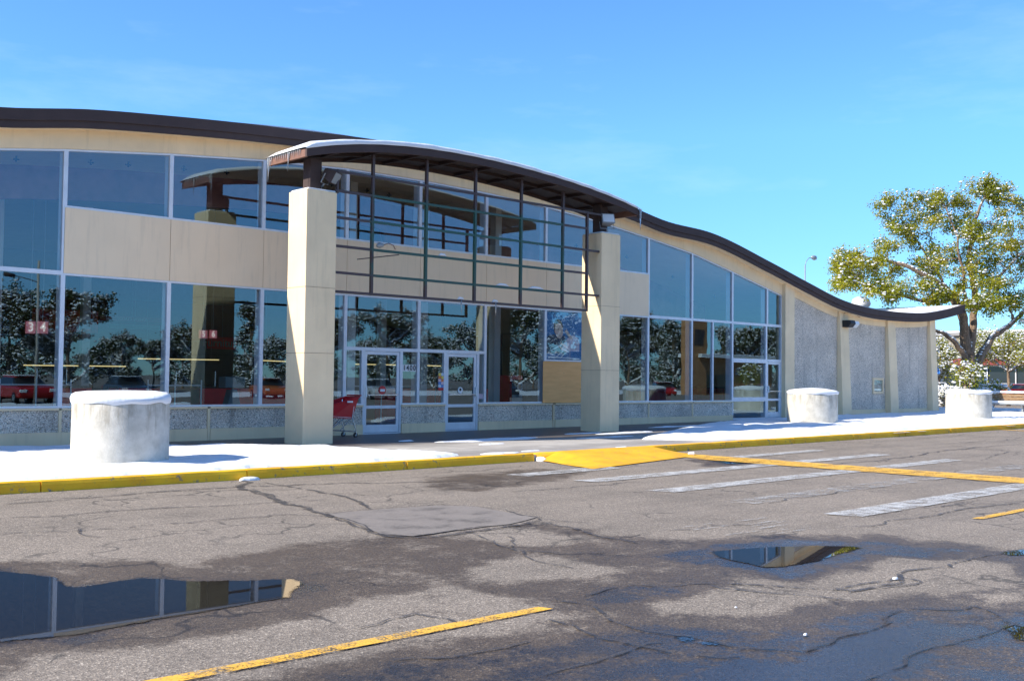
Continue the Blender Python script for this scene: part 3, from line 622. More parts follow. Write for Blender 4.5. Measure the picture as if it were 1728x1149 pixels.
def door(x0, x1, z0, z1, label, hs=1, kick=True):
    d = window(x0, x1, z0, z1, z1, .05, .03, name='door', pane=False, depth=.12)
    d['label'] = label; d['label'] = label
    L = MB(); a, b = x0+.055, x1-.055; zb, zt = z0+.04, z1-.055; s = .085
    L.box(a,a+s,D+.02,D+.065,zb,zt); L.box(b-s,b,D+.02,D+.065,zb,zt); L.box(a+s,b-s,D+.02,D+.065,zt-s,zt); L.box(a+s,b-s,D+.02,D+.065,zb,zb+.20)
    L.build('door_leaf', M['alu'], d, bevel=.004)
    MB().box(a+s,b-s,D+.025,D+.06,zb+.62,zb+.70).build('push_bar', M['alu'], d)
    MB().box(a+s,b-s,D-.05,D-.02,zb+.96,zb+.985).build('push_bar', M['chrome'], d)
    xh = (a+.04) if hs < 0 else (b-.04)
    MB().box(xh-.02,xh+.02,D-.05,D+.02,zb+.92,zb+1.18).build('handle', M['white'], d, bevel=.006)
    MB().add([(a+s,D+.045,zb+.2),(b-s,D+.045,zb+.2),(b-s,D+.045,zt-s),(a+s,D+.045,zt-s)], [(0,1,2,3)]).build('pane', M['glass'], d)
    return d
d1 = door(16.02, 17.26, 0.165, TR, 'left entrance door with a round red sticker on its glass', -1)
d2 = door(18.75, 19.96, 0.175, TR, 'right entrance door with a round white sticker on its glass', 1)
d3 = door(34.22, 35.22, g1+.03, 2.42, 'single door at the right end of the glass front', -1)

def text_mesh(body, size, name, mat, parent, loc, rot=(R(90),0,0), align='CENTER', extrude=0.004, sx=1.0):
    cu = bpy.data.curves.new('lettering', 'FONT'); cu.body = body; cu.size = size; cu.align_x = align; cu.align_y = 'CENTER'; cu.extrude = extrude; cu.offset = size*0.012
    tmp = bpy.data.objects.new('lettering_tmp', cu); scene.collection.objects.link(tmp)
    bpy.context.view_layer.update()
    me = bpy.data.meshes.new_from_object(tmp.evaluated_get(bpy.context.evaluated_depsgraph_get())); bpy.data.objects.remove(tmp)
    me.name = name; me.materials.clear(); me.materials.append(M[mat] if isinstance(mat, str) else mat)
    mt = Matrix.Translation(Vector(loc) - ORG.get(parent.name, Vector((0,0,0))) if parent else Vector(loc)) @ Matrix.Rotation(rot[2], 4, 'Z') @ Matrix.Rotation(rot[0], 4, 'X') @ Matrix.Diagonal((sx,1,1,1))
    me.transform(mt); ob = bpy.data.objects.new(name, me); scene.collection.objects.link(ob)
    if parent: ob.parent = parent; ORG[ob.name] = ORG.get(parent.name, Vector((0,0,0)))
    return ob
def disc(cx, y, cz, r, n=24, ry=1.0): return MB().add([(cx+r*math.cos(2*math.pi*k/n), y, cz+r*ry*math.sin(2*math.pi*k/n)) for k in range(n)], [tuple(range(n))])
# number 1400: black digits on a white plate, as sticker squares
for k, ch in enumerate('1400'):
    x = 17.315 + k*0.113
    MB().box(x, x+.108, D+.030, D+.034, 1.80, 1.98).build('number_plate', M['white'], wa)
    text_mesh(ch, .20, 'digit', 'blackpaint', wa, (x+.054, D+.024, 1.89), sx=.85)
disc(16.67, D+.035, 1.30, .115).build('sticker', M['red'], d1)
MB().box(16.595, 16.745, D+.022, D+.028, 1.265, 1.33).build('sticker_label', M['white'], d1)
MB().box(16.05, 16.14, D-.012, D-.003, 1.1, 1.45).build('closer_plate', M['white'], d1)
MB().box(15.68, 15.84, D+.025, D+.03, 0.98, 1.12).build('paper_notice', M['white'], d1)
disc(19.33, D+.035, 1.30, .10).build('sticker', M['greyteal'], d2); disc(19.33, D+.030, 1.30, .088).build('sticker_ring', M['white'], d2); disc(19.33, D+.026, 1.32, .04).build('sticker_figure', M['blackpaint'], d2)
ns = window(18.52, 18.74, 1.27, 1.78, 1.78, .002, pane=False, name='notice_holder', y=D+.02, depth=.004)
cols = [('n_yellow',(0.75,0.55,0.1)),('n_blue',(0.12,0.25,0.55)),('n_orange',(0.75,0.2,0.05)),('n_pale',(0.55,0.65,0.75)),('n_pink',(0.7,0.5,0.55)),('n_red',(0.55,0.03,0.03))]
nm = [plain('notice_colour', c, .6, 0, .15, 20) for _, c in cols]
for r_ in range(6):
    for c_ in range(2):
        MB().box(18.53+c_*.10, 18.625+c_*.10, D+.012, D+.016, 1.695-r_*.08, 1.768-r_*.08).build('notice', nm[(r_*2+c_*3) % 5 if r_ < 5 else 5], B)
MB().box(20.02, 20.17, D+.030, D+.034, 1.06, 1.2).build('paper_notice', plain('pink_paper', (0.6,0.45,0.5), .7), B)

# plinth below the glass
def plinth(x0, x1):
    g = gz((x0+x1)/2)
    MB().box(x0, x1, D-.06, D+.16, .875, .918).build('window_sill', M['beige'], B)
    MB().box(x0, x1, D-.02, D+.14, .42, .873).build('pebble_panel', M['pebble'], B)
    MB().box(x0, x1, D-.05, D+.14, .10+g, .418).build('base_wall', M['beige'], B)
for a, b in ((-1.0,3.68),(3.74,6.0),(6.06,8.36),(8.42,11.7),(11.78,16.015),(17.265,18.745),(19.965,22.9),(23.02,27.36),(27.42,29.7),(29.76,32.06)): plinth(a, b)
for x in (3.71,6.03,8.39,11.74,22.96,27.39,29.73): MB().box(x-.028, x+.028, D-.045, D+.13, .10, .874).build('plinth_post', M['beige'], B)

# solid end walls
def post(x0, x1, z1a, z1b, y0=D-.10, name='pilaster'):
    g = .12+gz(x0)
    return MB().prism_y([(x0,g),(x1,g),(x1,z1b),(x0,z1a)], y0, D+.2).build(name, M['beige'], B, bevel=.008)
post(35.23, 35.86, roof_z(35.23)+.02, roof_z(35.86)+.02, D-.16)
for a, b in ((39.18,39.88),(43.12,43.82),(46.97,47.56)):
    g = .12+gz(a)
    # the pilasters lean out a little towards the foot
    mbp = MB(); za, zb_ = roof_z(a)+.02, roof_z(b)+.02
    mbp.add([(a,D-.30,g),(b,D-.30,g),(b,D+.2,g),(a,D+.2,g),(a+.02,D-.14,za),(b-.04,D-.14,zb_),(b-.04,D+.2,zb_),(a+.02,D+.2,za)], [(0,3,2,1),(4,5,6,7),(0,1,5,4),(1,2,6,5),(2,3,7,6),(3,0,4,7)])
    mbp.build('pilaster', M['beige'], B, bevel=.01)
for (a, b) in ((35.87,39.17),(39.89,43.11),(43.83,46.96)):
    n = 12; xs_ = [a+(b-a)*k/n for k in range(n+1)]
    sheet(xs_, lambda x: .52, lambda x: roof_z(x)-.26, D-.02, D+.15, 'pebble_wall', M['pebble'])
    sheet(xs_, lambda x: .12+gz(x), lambda x: .518, D-.06, D+.15, 'base_wall', M['beige'])
    sheet(xs_, lambda x: roof_z(x)-.258, lambda x: roof_z(x)+.03, D-.05, D+.15, 'wall_head', M['beige'])
# faint repainted rectangle where a sign hung
tb = plain('ghost_patch', (0.62,0.54,0.45), .9, 0, .30, 34, .8, 34)
MB().box(44.6, 46.3, D-.024, D-.021, 1.9, 3.2).build('patched_area', M['pebble'], B)
nf = window(42.02, 42.90, 1.18, 1.85, 1.85, .09, name='night_deposit_frame', y=D-.07, depth=.06, mat='beige')
MB().box(11.74+31, 11.75+31, D-.02, D-.01, 1.3, 1.31).build('fastener', M['grey'], B)
# side, back walls
MB().box(47.40, 47.56, D+.2, YB, .1, 4.64).build('side_wall', M['beige'], B)
MB().box(-13.0, -12.8, D+.2, YB, .1, 4.66).build('side_wall', M['cream'], B)
n = 40; xs_ = [-12.8+(60.2)*k/n for k in range(n+1)]
M['rear'] = plain('rear_wall', (0.15, 0.14, 0.14), 0.8)
sheet(xs_, lambda x: .1, lambda x: min(3.4, roof_z(x)-.1), YB-.2, YB, 'back_wall', M['rear'])
sheet(xs_, lambda x: min(3.402, roof_z(x)-.09), lambda x: min(5.3, roof_z(x)-.05), YB-.2, YB, 'back_wall', M['maroon'])
sheet(xs_, lambda x: min(5.302, roof_z(x)-.04), lambda x: roof_z(x)+.02, YB-.2, YB, 'back_wall', M['rear'])
MB().box(-12.8, -1.0, D, D+.16, .1, 6.2).build('front_wall', M['beige'], B); MB().box(-1.0, 1.35, D, D+.16, .92, 5.3).build('front_wall', M['beige'], B)
sheet([x for x in RX if x < 1.3]+[1.35], lambda x: min(roof_z(x)-.01, 5.0), lambda x: roof_z(x)+.04, D-.03, D+.15, 'front_wall', M['beige'])
MB().add([(-12.8,D+.16,.17),(47.4,D+.16,.17),(47.4,YB-.2,.17),(-12.8,YB-.2,.17)], [(0,1,2,3)]).build('floor', M['floor'], B)
xs_b = [-12.8+(50.2)*k/50 for k in range(51)]
sheet(xs_b, lambda x: roof_z(x)-.85 if x < 21 else min(roof_z(x)-.2, 4.1), lambda x: roof_z(x)+.02, 28.0, 28.2, 'bulkhead', plain('bulkhead_paint', (0.34, 0.17, 0.17), .8, 0, .25, 2))
# interior columns
for x, y in ((17.9,26.2),(20.9,26.6),(22.9,25.4),(9.6,31),(24,33),(33,33),(14,36)):
    MB().box(x-.13, x+.13, y-.13, y+.13, .17, roof_z(x)+.02).build('column', M['white'], B)
# partition blocks at the vestibule
MB().box(21.0, 22.3, 25.6, 25.75, .17, 3.6).build('partition', M['dark'], B)
MB().box(23.1, 24.6, 24.1, 24.3, .17, 3.7).build('partition', M['dark'], B)

# unlit tubes hung under the ceiling, lit yellow tubes deep in the hall
tube_on = emit('lit_tube', (1.0, 0.80, 0.35), 0.5)
def hang_light(a, b, on, label, group):
    mid = (a+b)/2; r_ = thing('hanging_light', label, 'light', tuple(mid), group)
    d = (b-a).normalized(); s = Vector((-d.y, d.x, 0))*.035
    mb = MB(); q = [a-s,a+s,b+s,b-s]; mb.add([tuple(p) for p in q]+[tuple(p+Vector((0,0,.04))) for p in q], [(0,1,2,3),(7,6,5,4),(0,4,5,1),(1,5,6,2),(2,6,7,3),(3,7,4,0)])
    mb.build('housing', tube_on if on else M['white'], r_)
    rods = MB()
    for p in (a+(b-a)*.1, a+(b-a)*.9): rods.tube([p+Vector((0,0,.07)), Vector((p.x,p.y,max(p.z+.3, min(roof_z(p.x), p.z+3))))], .008, 5)
    rods.build('hanger', M['grey'], r_)
hang_light(at(1000,506,30), at(1132,499,30), False, 'unlit white tube fitting seen highest through the right upper glass', 'unlit tubes behind the glass')
hang_light(at(1060,517,33), at(1205,509,33), False, 'unlit white tube fitting, middle one behind the right upper glass', 'unlit tubes behind the glass')
hang_light(at(1150,531,36), at(1268,529,36), False, 'unlit white tube fitting seen lowest, left of the single door', 'unlit tubes behind the glass')
for (a, b, yy, l_) in ((40,212,617,'faint lit tube behind the far left window, above the planter'),(233,369,606,'lit yellow tube seen beside the 5 and 6 signs'),(443,490,609,'short lit yellow tube just left of the left pillar'),(590,705,615,'lit tube seen through the left entrance door'),(708,768,617,'lit tube seen between the two entrance doors'),(1072,1192,614,'lit yellow tube seen right of the right pillar')):
    hang_light(at(a, yy, 44), at(b, yy+2, 44), True, l_, 'lit tubes deep in the hall')
# sprinkler heads
sp = None
for (px, py) in ((28,256),(217,261),(383,272),(153,290),(310,300),(560,307),(657,312),(1058,403),(1135,431),(1206,461),(620,287),(740,325),(973,375)):
    p = at(px, py, 26.5); p.z = roof_z(p.x)-.02
    if sp is None:
        sp = thing('sprinkler', 'small dark sprinkler head hanging from the store ceiling', 'sprinkler', tuple(p), 'sprinklers under the ceiling')
        mb = MB(); mb.tube([(p.x,p.y,p.z),(p.x,p.y,p.z-.13)], .022, 6); mb.build('pipe', M['black'], sp)
        mb = MB(); mb.box(p.x-.07,p.x+.07,p.y-.02,p.y+.02,p.z-.09,p.z-.06); mb.build('deflector', M['black'], sp)
    else: dup(sp, tuple(p))

# ------------------------------------------------------------------ things inside the store
def counter(x, y, label, l=1.9):
    c = thing('checkout_counter', label, 'counter', (x,y,.17), 'red checkout counters in the store')
    MB().box(x-l/2,x+l/2,y-.35,y+.35,.17,1.26).build('cabinet', M['darkred'], c, bevel=.02)
    MB().box(x-l/2-.02,x+l/2+.02,y-.38,y+.38,1.262,1.31).build('worktop', M['black'], c)
    MB().tube([(x+l*.3,y+.2,1.31),(x+l*.3,y+.2,1.75)], .02, 6).build('rail_post', M['chrome'], c)
    return c
for k, (px, Y_, l_) in enumerate(((18,29,'red checkout counter behind the far left window'),(70,29,'red checkout counter under the 3 and 4 signs'),(262,29,'red checkout counter right of the first planter'),(330,29,'red checkout counter under the 5 and 6 signs'),(395,30,'red checkout counter in front of the grey machine'),(455,29,'red checkout counter left of the left pillar'),(690,30,'red checkout counter seen below the number 1400'),(775,29,'red checkout counter seen through the right entrance door'),(880,30,'red checkout counter left of the plywood sheet'),(1095,32,'red counter behind the glass right of the right pillar'),(1190,34,'red counter behind the glass left of the single door'))):
    counter(at(px, 650, Y_).x, Y_, l_, 2.4)
c0 = thing('service_kiosk', 'red kiosk with a dark top, teal band and round white emblem, left of the plywood', 'kiosk', (at(872,640,26.5).x,26.5,.17))
kx = at(872,640,26.5).x
MB().box(kx-.45,kx+.45,26.3,27.0,.17,1.75).build('cabinet', M['darkred'], c0, bevel=.05)
MB().box(kx-.42,kx+.30,26.28,26.298,.98,1.6).build('face_panel', M['black'], c0)
MB().box(kx-.42,kx+.30,26.27,26.278,.86,1.1).build('band', M['greyteal'], c0)
disc(kx-.05,26.26,1.38,.15,20).build('emblem', M['white'], c0); disc(kx-.05,26.255,1.38,.10,20).build('emblem_centre', M['greyteal'], c0)
LSR = emit('sign_red_added_glow', (0.75, 0.02, 0.02), .12); LSW = emit('sign_white_added_glow', (1, .95, .9), .25)  # glow added to the number signs so they show in the dim store
def lane_sign(px0, px1, py0, py1, Y_, txt, label):
    a, b = at(px0, py0, Y_), at(px1, py1, Y_); cx, cz = (a.x+b.x)/2, (a.z+b.z)/2
    s = thing('lane_sign', label, 'sign', (cx, Y_, b.z), 'red checkout number signs')
    MB().box(a.x,b.x,Y_,Y_+.05,b.z,a.z).build('sign_board', LSR, s)
    text_mesh(txt, (a.z-b.z)*1.05, 'numeral', LSW, s, (cx, Y_-.012, cz), sx=.9)
    MB().tube([(cx,Y_+.03,a.z),(cx,Y_+.03,roof_z(cx))], .01, 5).build('hanger', M['grey'], s)
lane_sign(44,60,542,563,30,'3','red square sign with a white 3 behind the far left window')
lane_sign(64,81,542,563,30,'4','red square sign with a white 4 behind the far left window')
lane_sign(337,350,557,571,32,'5','red square sign with a white 5 hanging in the store')
lane_sign(354,366,557,571,32,'6','red square sign with a white 6 hanging in the store')
def banner(px0, px1, py0, py1, Y_, txt, bmat, tmat, label, size=None):
    a, b = at(px0, py0, Y_), at(px1, py1, Y_); s = thing('banner', label, 'banner', ((a.x+b.x)/2, Y_, b.z))
    MB().box(a.x,b.x,Y_,Y_+.06,b.z,a.z).build('board', bmat, s)
    if txt: text_mesh(txt, size or (a.z-b.z)*.8, 'lettering', tmat, s, ((a.x+b.x)/2, Y_-.015, (a.z+b.z)/2))
    MB().tube([((a.x+b.x)/2,Y_+.03,a.z),((a.x+b.x)/2,Y_+.03,roof_z((a.x+b.x)/2))], .01, 5).build('hanger', M['grey'], s); return s
banner(168,276,532,545,44,"TODAY'S SAVINGS", plain('pale_red_board',(0.45,0.10,0.13),.6),'white',"long pink-red sign reading TODAY'S SAVINGS deep in the store")
banner(185,270,546,557,44,None, plain('pale_teal_board',(0.20,0.42,0.42),.6,0,.5,1.2),'white','strip of pale teal and yellow panels under the savings sign')
banner(350,400,568,590,48,'Furniture', M['darkred'],'grey','dark red sign reading Furniture deep in the store', .55)
banner(55,165,520,562,50,None, M['darkred'],'white','large plain red board deep in the store at the far left')
k0 = thing('register_stand', 'grey teal register machine on a flared stand among red counters', 'machine', (at(393,640,27).x,27,.17))
kx = k0.location.x
MB().prism_y([(kx-.24,.17+.5),(kx+.24,.67),(kx+.08,1.25),(kx-.08,1.25)], 26.9, 27.2).build('stand', M['greyteal'], k0)
MB().box(kx-.3,kx+.3,26.85,27.25,1.3,1.6).build('screen', M['greyteal'], k0, bevel=.02); MB().box(kx-.02,kx+.02,26.98,27.02,1.2,1.3).build('stem', M['grey'], k0)
for (a, b, l_) in ((0,120,'white tubular rail behind the far left window'),(250,340,'white tubular rail left of the 5 and 6 signs'),(585,700,'white tubular rail behind the left entrance door'),(735,810,'white tubular rail behind the right entrance door')):
    p, q = at(a, 640, 27.6), at(b, 640, 27.6); s = thing('guard_rail', l_, 'rail', ((p.x+q.x)/2,27.6,.17), 'white rails behind the checkouts')
    MB().tube([(p.x,27.6,1.35),(q.x,27.6,1.35)], .02, 6).build('rail', M['white'], s)
    n = max(2, int((q.x-p.x)/.9))
    for k in range(n+1): MB().tube([(p.x+(q.x-p.x)*k/n,27.6,.17),(p.x+(q.x-p.x)*k/n,27.6,1.5)], .02, 6).build('post', M['white'], s)

# poster in the window and plywood below it
P0 = thing('window_poster', 'blue poster of a child in a dark top and a pink shirt above the plywood', 'poster', (23.8, D+.08, 2.2))
pb = plain('poster_blue', (0.05,0.22,0.50), .4, 0, .2, .9); yp = D+.075
MB().box(22.68,24.94,yp,yp+.01,2.24,3.68).build('backdrop', pb, P0)
def shape(pts, mat, name, k): return MB().add([(22.66+a*1.5, yp-.002*k, 2.24+b*1.44) for a, b in pts], [tuple(range(len(pts)))]).build(name, mat, P0)
def ell(cx, cz, rx_, rz_, n=22, rot=0): return [(cx+rx_*math.cos(2*math.pi*k/n)*math.cos(rot)-rz_*math.sin(2*math.pi*k/n)*math.sin(rot), cz+rx_*math.cos(2*math.pi*k/n)*math.sin(rot)+rz_*math.sin(2*math.pi*k/n)*math.cos(rot)) for k in range(n)]
skin = plain('poster_skin', (0.85,0.60,0.48), .5, 0, .12, 9); hair = plain('poster_hair', (0.10,0.06,0.05), .5, 0, .3, 20); navy = plain('poster_navy', (0.05,0.06,0.11), .5); pink = plain('poster_pink', (0.95,0.70,0.75), .5, 0, .25, 9)
shape([(0,.12),(.62,.12),(.6,.4),(.56,.52),(.4,.44),(.26,.52),(.12,.5),(0,.42)], navy, 'dark_top', 1)
shape([(.46,.18),(1.0,.18),(1.0,.42),(.9,.50),(.78,.52),(.66,.46),(.55,.36)], pink, 'pink_shirt', 2)
shape(ell(.38,.66,.135,.19,22,.15), hair, 'hair', 3); shape(ell(.40,.60,.115,.165,22,.12), skin, 'face', 4); shape(ell(.30,.60,.03,.05), skin, 'ear', 5)
shape(ell(.37,.63,.013,.012,10), hair, 'eye', 6); shape(ell(.45,.64,.013,.012,10), hair, 'eye', 6); shape([(.36,.52),(.40,.503),(.45,.523),(.40,.513)], hair, 'mouth', 6); shape(ell(.41,.575,.012,.02,10), plain('poster_nose',(0.33,0.20,0.15),.5), 'nose', 6)
shape([(.56,.60),(.62,.64),(.80,.44),(.74,.42)], skin, 'arm', 5)
gr = plain('poster_rail', (0.85,0.88,0.92), .5)
for k, pts in enumerate(([(.14,.16),(.17,.19),(.50,.34),(.48,.30)],[(.26,.02),(.30,.02),(.62,.24),(.58,.24)],[(.40,.02),(.44,.02),(.72,.22),(.68,.22)],[(.1,.03),(1.0,-.005+.01),(1.0,.035),(.1,.06)])): shape(pts, gr, 'grey_rail', 6+k*.4)
t_ = MB().box(22.50,25.02,D-.035,D-.012,.93,2.175).build('plywood_sheet', M['ply'], None); tag(t_, 'plywood sheet boarding up the lower window left of the right pillar', 'plywood')

# wall floodlight and pillar floodlights
def floodlight(loc, yaw, tilt, label, snow=False):
    s = thing('floodlight', label, 'floodlight', loc, 'floodlights on the store')
    x, y, z = loc; rot = Matrix.Translation(Vector(loc)) @ Matrix.Rotation(yaw, 4, 'Z') @ Matrix.Rotation(tilt, 4, 'X')
    def part(mb, name, mat):
        mb.v = [tuple(rot @ Vector(p)) for p in mb.v]; return mb.build(name, M[mat], s, bevel=.006)
    hb = MB(); hb.add([(-.19,-.20,-.15),(.19,-.20,-.15),(.12,.10,-.09),(-.12,.10,-.09),(-.19,-.20,.15),(.19,-.20,.15),(.12,.10,.09),(-.12,.10,.09)], [(0,3,2,1),(4,5,6,7),(0,1,5,4),(1,2,6,5),(2,3,7,6),(3,0,4,7)])
    part(hb, 'housing', 'brown' if not snow else 'grey'); part(MB().box(-.165,.165,-.215,-.202,-.125,.125), 'lens', 'grey' if not snow else 'white')
    yk = MB(); yk.tube([(-.2,0,0),(-.2,0,-.22),(.2,0,-.22),(.2,0,0)], .012, 6); part(yk, 'bracket', 'grey')
    part(MB().tube([(0,.0,-.22),(0,.05,-.38)], .03, 8), 'stem', 'grey')
    if snow: part(MB().box(-.15,.15,-.17,.05,.125,.16), 'snow', 'snow')
    return s
floodlight((13.28,20.35,6.16), R(35), R(28), 'grey floodlight tilted down on top of the left pillar')
floodlight((22.55,20.35,6.10), R(-30), R(-24), 'snow-dusted floodlight on top of the right pillar', True)
ws = thing('wall_light', 'black wall light with a pale lens under the roof edge on the pebble wall', 'wall light', (39.6,D-.2,4.0))
MB().prism_x([(D-.16,4.15),(D-.16,3.87),(D-.42,3.87),(D-.55,4.02),(D-.50,4.15)], 39.35, 39.72).build('housing', M['black'], ws)
MB().prism_x([(D-.18,4.12),(D-.18,3.86),(D-.42,3.86),(D-.56,4.00),(D-.52,4.12)], 39.722, 40.02).build('lens', M['white'], ws, bevel=.01)
MB().tube([(39.5,D-.14,4.15),(39.5,D-.14,4.45),(39.9,D-.14,4.5),(40.4,D-.14,4.42),(40.8,D-.14,4.33)], .012, 6).build('cable', M['brown_lit'], ws, True)

# ------------------------------------------------------------------ entrance canopy
C_ = thing('entrance_canopy', 'arched brown entrance canopy on two beige pillars with a hanging steel trellis', 'canopy', (17.9, 20.5, .15))
for a, b in ((12.63,13.41),(22.2,22.99)):
    p = MB().box(a,b,20.2,20.95,.12+gz(a),5.75).build('pillar', M['beige'], C_, bevel=.012)
    for zz in ((2.15,3.6) if a < 20 else (1.9,3.7)):
        MB().box(a-.004,b+.004,20.196,20.954,zz,zz+.006).build('joint', M['brown_lit'], p)
    MB().box(a+.04,b-.02,20.22,20.93,5.752,5.79).build('pillar_snow', M['snow'], p, bevel=.02)
MB().box(12.84,13.14,20.42,20.72,5.76,6.5).build('post', M['brown'], C_, bevel=.01)
MB().box(22.38,22.68,20.42,20.72,5.76,6.6).build('post', M['brown'], C_, bevel=.01)
CXs = [12.42,13.05,13.68,14.32,15.7,16.8,18.08,19.43,20.62,21.84,23.48]; CZs = [6.55,6.71,6.84,6.94,7.04,7.08,7.07,7.02,6.91,6.77,6.50]
def can_z(x): 
    c = np.polyfit(np.array(CXs)-17.9, CZs, 4); return float(np.polyval(c, x-17.9))
cf = np.polyfit(np.array(CXs)-17.9, CZs, 4); can_z = lambda x: float(np.polyval(cf, x-17.9))
cx_ = list(np.linspace(12.42, 23.48, 40)); Y0, Y1 = 19.9, 21.56
sheet(cx_, lambda x: can_z(x)-.17, can_z, Y0, Y0+.07, 'front_fascia', M['brown'], C_)
sheet(cx_, lambda x: can_z(x)-.17, can_z, Y1-.07, Y1, 'back_fascia', M['brown'], C_)
for x in (12.42, 23.41): MB().box(x,x+.07,Y0+.071,Y1-.071,can_z(x+.03)-.17,can_z(x+.03)-.005).build('end_fascia', M['brown_lit'], C_)
sheet(cx_[1:-1], lambda x: can_z(x)-.09, lambda x: can_z(x)-.012, Y0+.071, Y1-.071, 'deck', M['brown_dark'], C_)
for k in range(9):
    x = 13.3+k*1.15
    MB().box(x-.03,x+.03,Y0+.072,Y1-.072,can_z(x)-.17,can_z(x)-.095).build('rib', M['brown_dark'], C_)
sheet(cx_[1:-1], lambda x: can_z(x)-.16, lambda x: can_z(x)-.097, 20.68, 20.74, 'purlin', M['brown_dark'], C_)
# snow on the canopy: rounded slab
def can_snow():
    mb = MB(); xs_ = np.linspace(12.38, 23.46, 90); prof = [(Y0-.02,0.0),(Y0-.04,.05),(Y0-.01,.115),(Y0+.2,.15),(Y0+.8,.135),(Y1-.2,.12),(Y1-.02,.085),(Y1+.02,.03),(Y1+.01,0.0)]
    v = []; n = len(prof)
    for i, x in enumerate(xs_):
        e = min(1, min(x-12.36, 23.5-x)/.25)**.5; th = (1.0-.35*(x-12.4)/11)*(1+.07*math.sin(x*2.1)+.04*math.sin(x*5.7))*e
        for y, h in prof: v.append((x, y+.008*math.sin(x*9+y*7), can_z(x)+.003+h*th))
    f = [(i*n+q, i*n+q+1, (i+1)*n+q+1, (i+1)*n+q) for i in range(len(xs_)-1) for q in range(n-1)]
    mb.add(v, [tuple(reversed(q)) for q in f]); return mb.build('canopy_snow', M['snow'], C_, True)
cs = can_snow()
# icicles
def icicle(x, y, z, l, r=.018): return MB().tube([(x,y,z),(x+.006,y,z-l*.45),(x-.004,y,z-l)], [r,r*.6,.002], 7).build('icicle', M['ice'], cs, True)
for k in range(16): icicle(12.40, 20.15+k*.085, can_z(12.45)+.01, .06+.10*random.random(), .014)
icicle(12.39, 20.62, can_z(12.45), .42, .022); icicle(12.41, 21.5, can_z(12.45), .55, .03); icicle(12.405, 21.42, can_z(12.45), .3, .02)
icicle(23.5, 19.9, can_z(23.45)+.02, .62, .035); icicle(23.47, 19.88, can_z(23.45), .25, .05)
# trellis of the canopy
T_Y = 20.30
def bar(mb, p, q, w=.025):
    (x0,z0),(x1,z1) = p, q
    if abs(x1-x0) > abs(z1-z0): mb.box(x0,x1,T_Y-w,T_Y+w,z0-w,z0+w)
    else: mb.box(x0-w,x0+w,T_Y-w,T_Y+w,z0,z1)
RZ = (3.55,3.98,4.575,5.22,5.82,6.265); BXs = (14.45,16.03,17.59,19.18,20.74,21.70)
for k, z in enumerate(RZ):
    mb = MB(); x0 = 13.42 if k < 5 else 13.2
    x1 = 21.72 if k in (0,2,4) else (22.19 if k in (1,3) else 21.72)
    w = .028; mb.box(x0, x1, T_Y-w, T_Y+w, z-w, z+w); mb.build('trellis_rail', M['trellis'], C_)
MB().box(21.72,22.45,T_Y+.0,T_Y+.05,6.24,6.29).build('trellis_rail', M['trellis'], C_)
for k, x in enumerate(BXs):
    top = can_z(x)-.17 if k < 5 else 6.29
    mb = MB(); w = .032; mb.box(x-w, x+w, T_Y-w-.003, T_Y+w+.003, 3.52, top); mb.build('trellis_bar', M['trellis'], C_)
MB().box(13.45,13.50,T_Y-.034,T_Y+.034,5.76,6.30).build('trellis_bar', M['trellis'], C_)
for (x, z, l) in ((18.55,4.01,.22),(19.75,4.01,.28),(16.55,4.61,.12),(17.15,3.58,.10),(18.3,3.58,.10)):
    snb = MB(); 
    snb.tube([(x-l,T_Y,z),(x-l*.4,T_Y,z+.035),(x+l*.5,T_Y,z+.03),(x+l,T_Y,z)], [.012,.035,.032,.01], 8); sn = snb.build('trellis_snow', M['snow'], C_, True)
    if z < 3.6: MB().tube([(x,T_Y-.03,z),(x,T_Y-.035,z-.16),(x+.005,T_Y-.035,z-.36)], [.016,.012,.002], 7).build('icicle', M['ice'], sn, True)
fx = thing('lamp_fixture', 'small grey lamp with a loose curled wire and rod on the left of the trellis', 'lamp', (14.7,T_Y-.05,4.62))
MB().tube([(14.55,T_Y-.06,4.66),(14.62,T_Y-.06,4.69),(14.72,T_Y-.06,4.70)], [.03,.07,.04], 10).build('lamp_head', M['grey'], fx, True)
MB().tube([(14.72,T_Y-.06,4.70),(14.88,T_Y-.06,4.76),(15.02,T_Y-.06,4.72),(15.08,T_Y-.06,4.63)], .012, 6).build('wire', M['brown_lit'], fx, True)
MB().tube([(13.95,20.15,4.30),(15.2,T_Y-.04,4.52)], .012, 6).build('rod', M['brown'], fx)

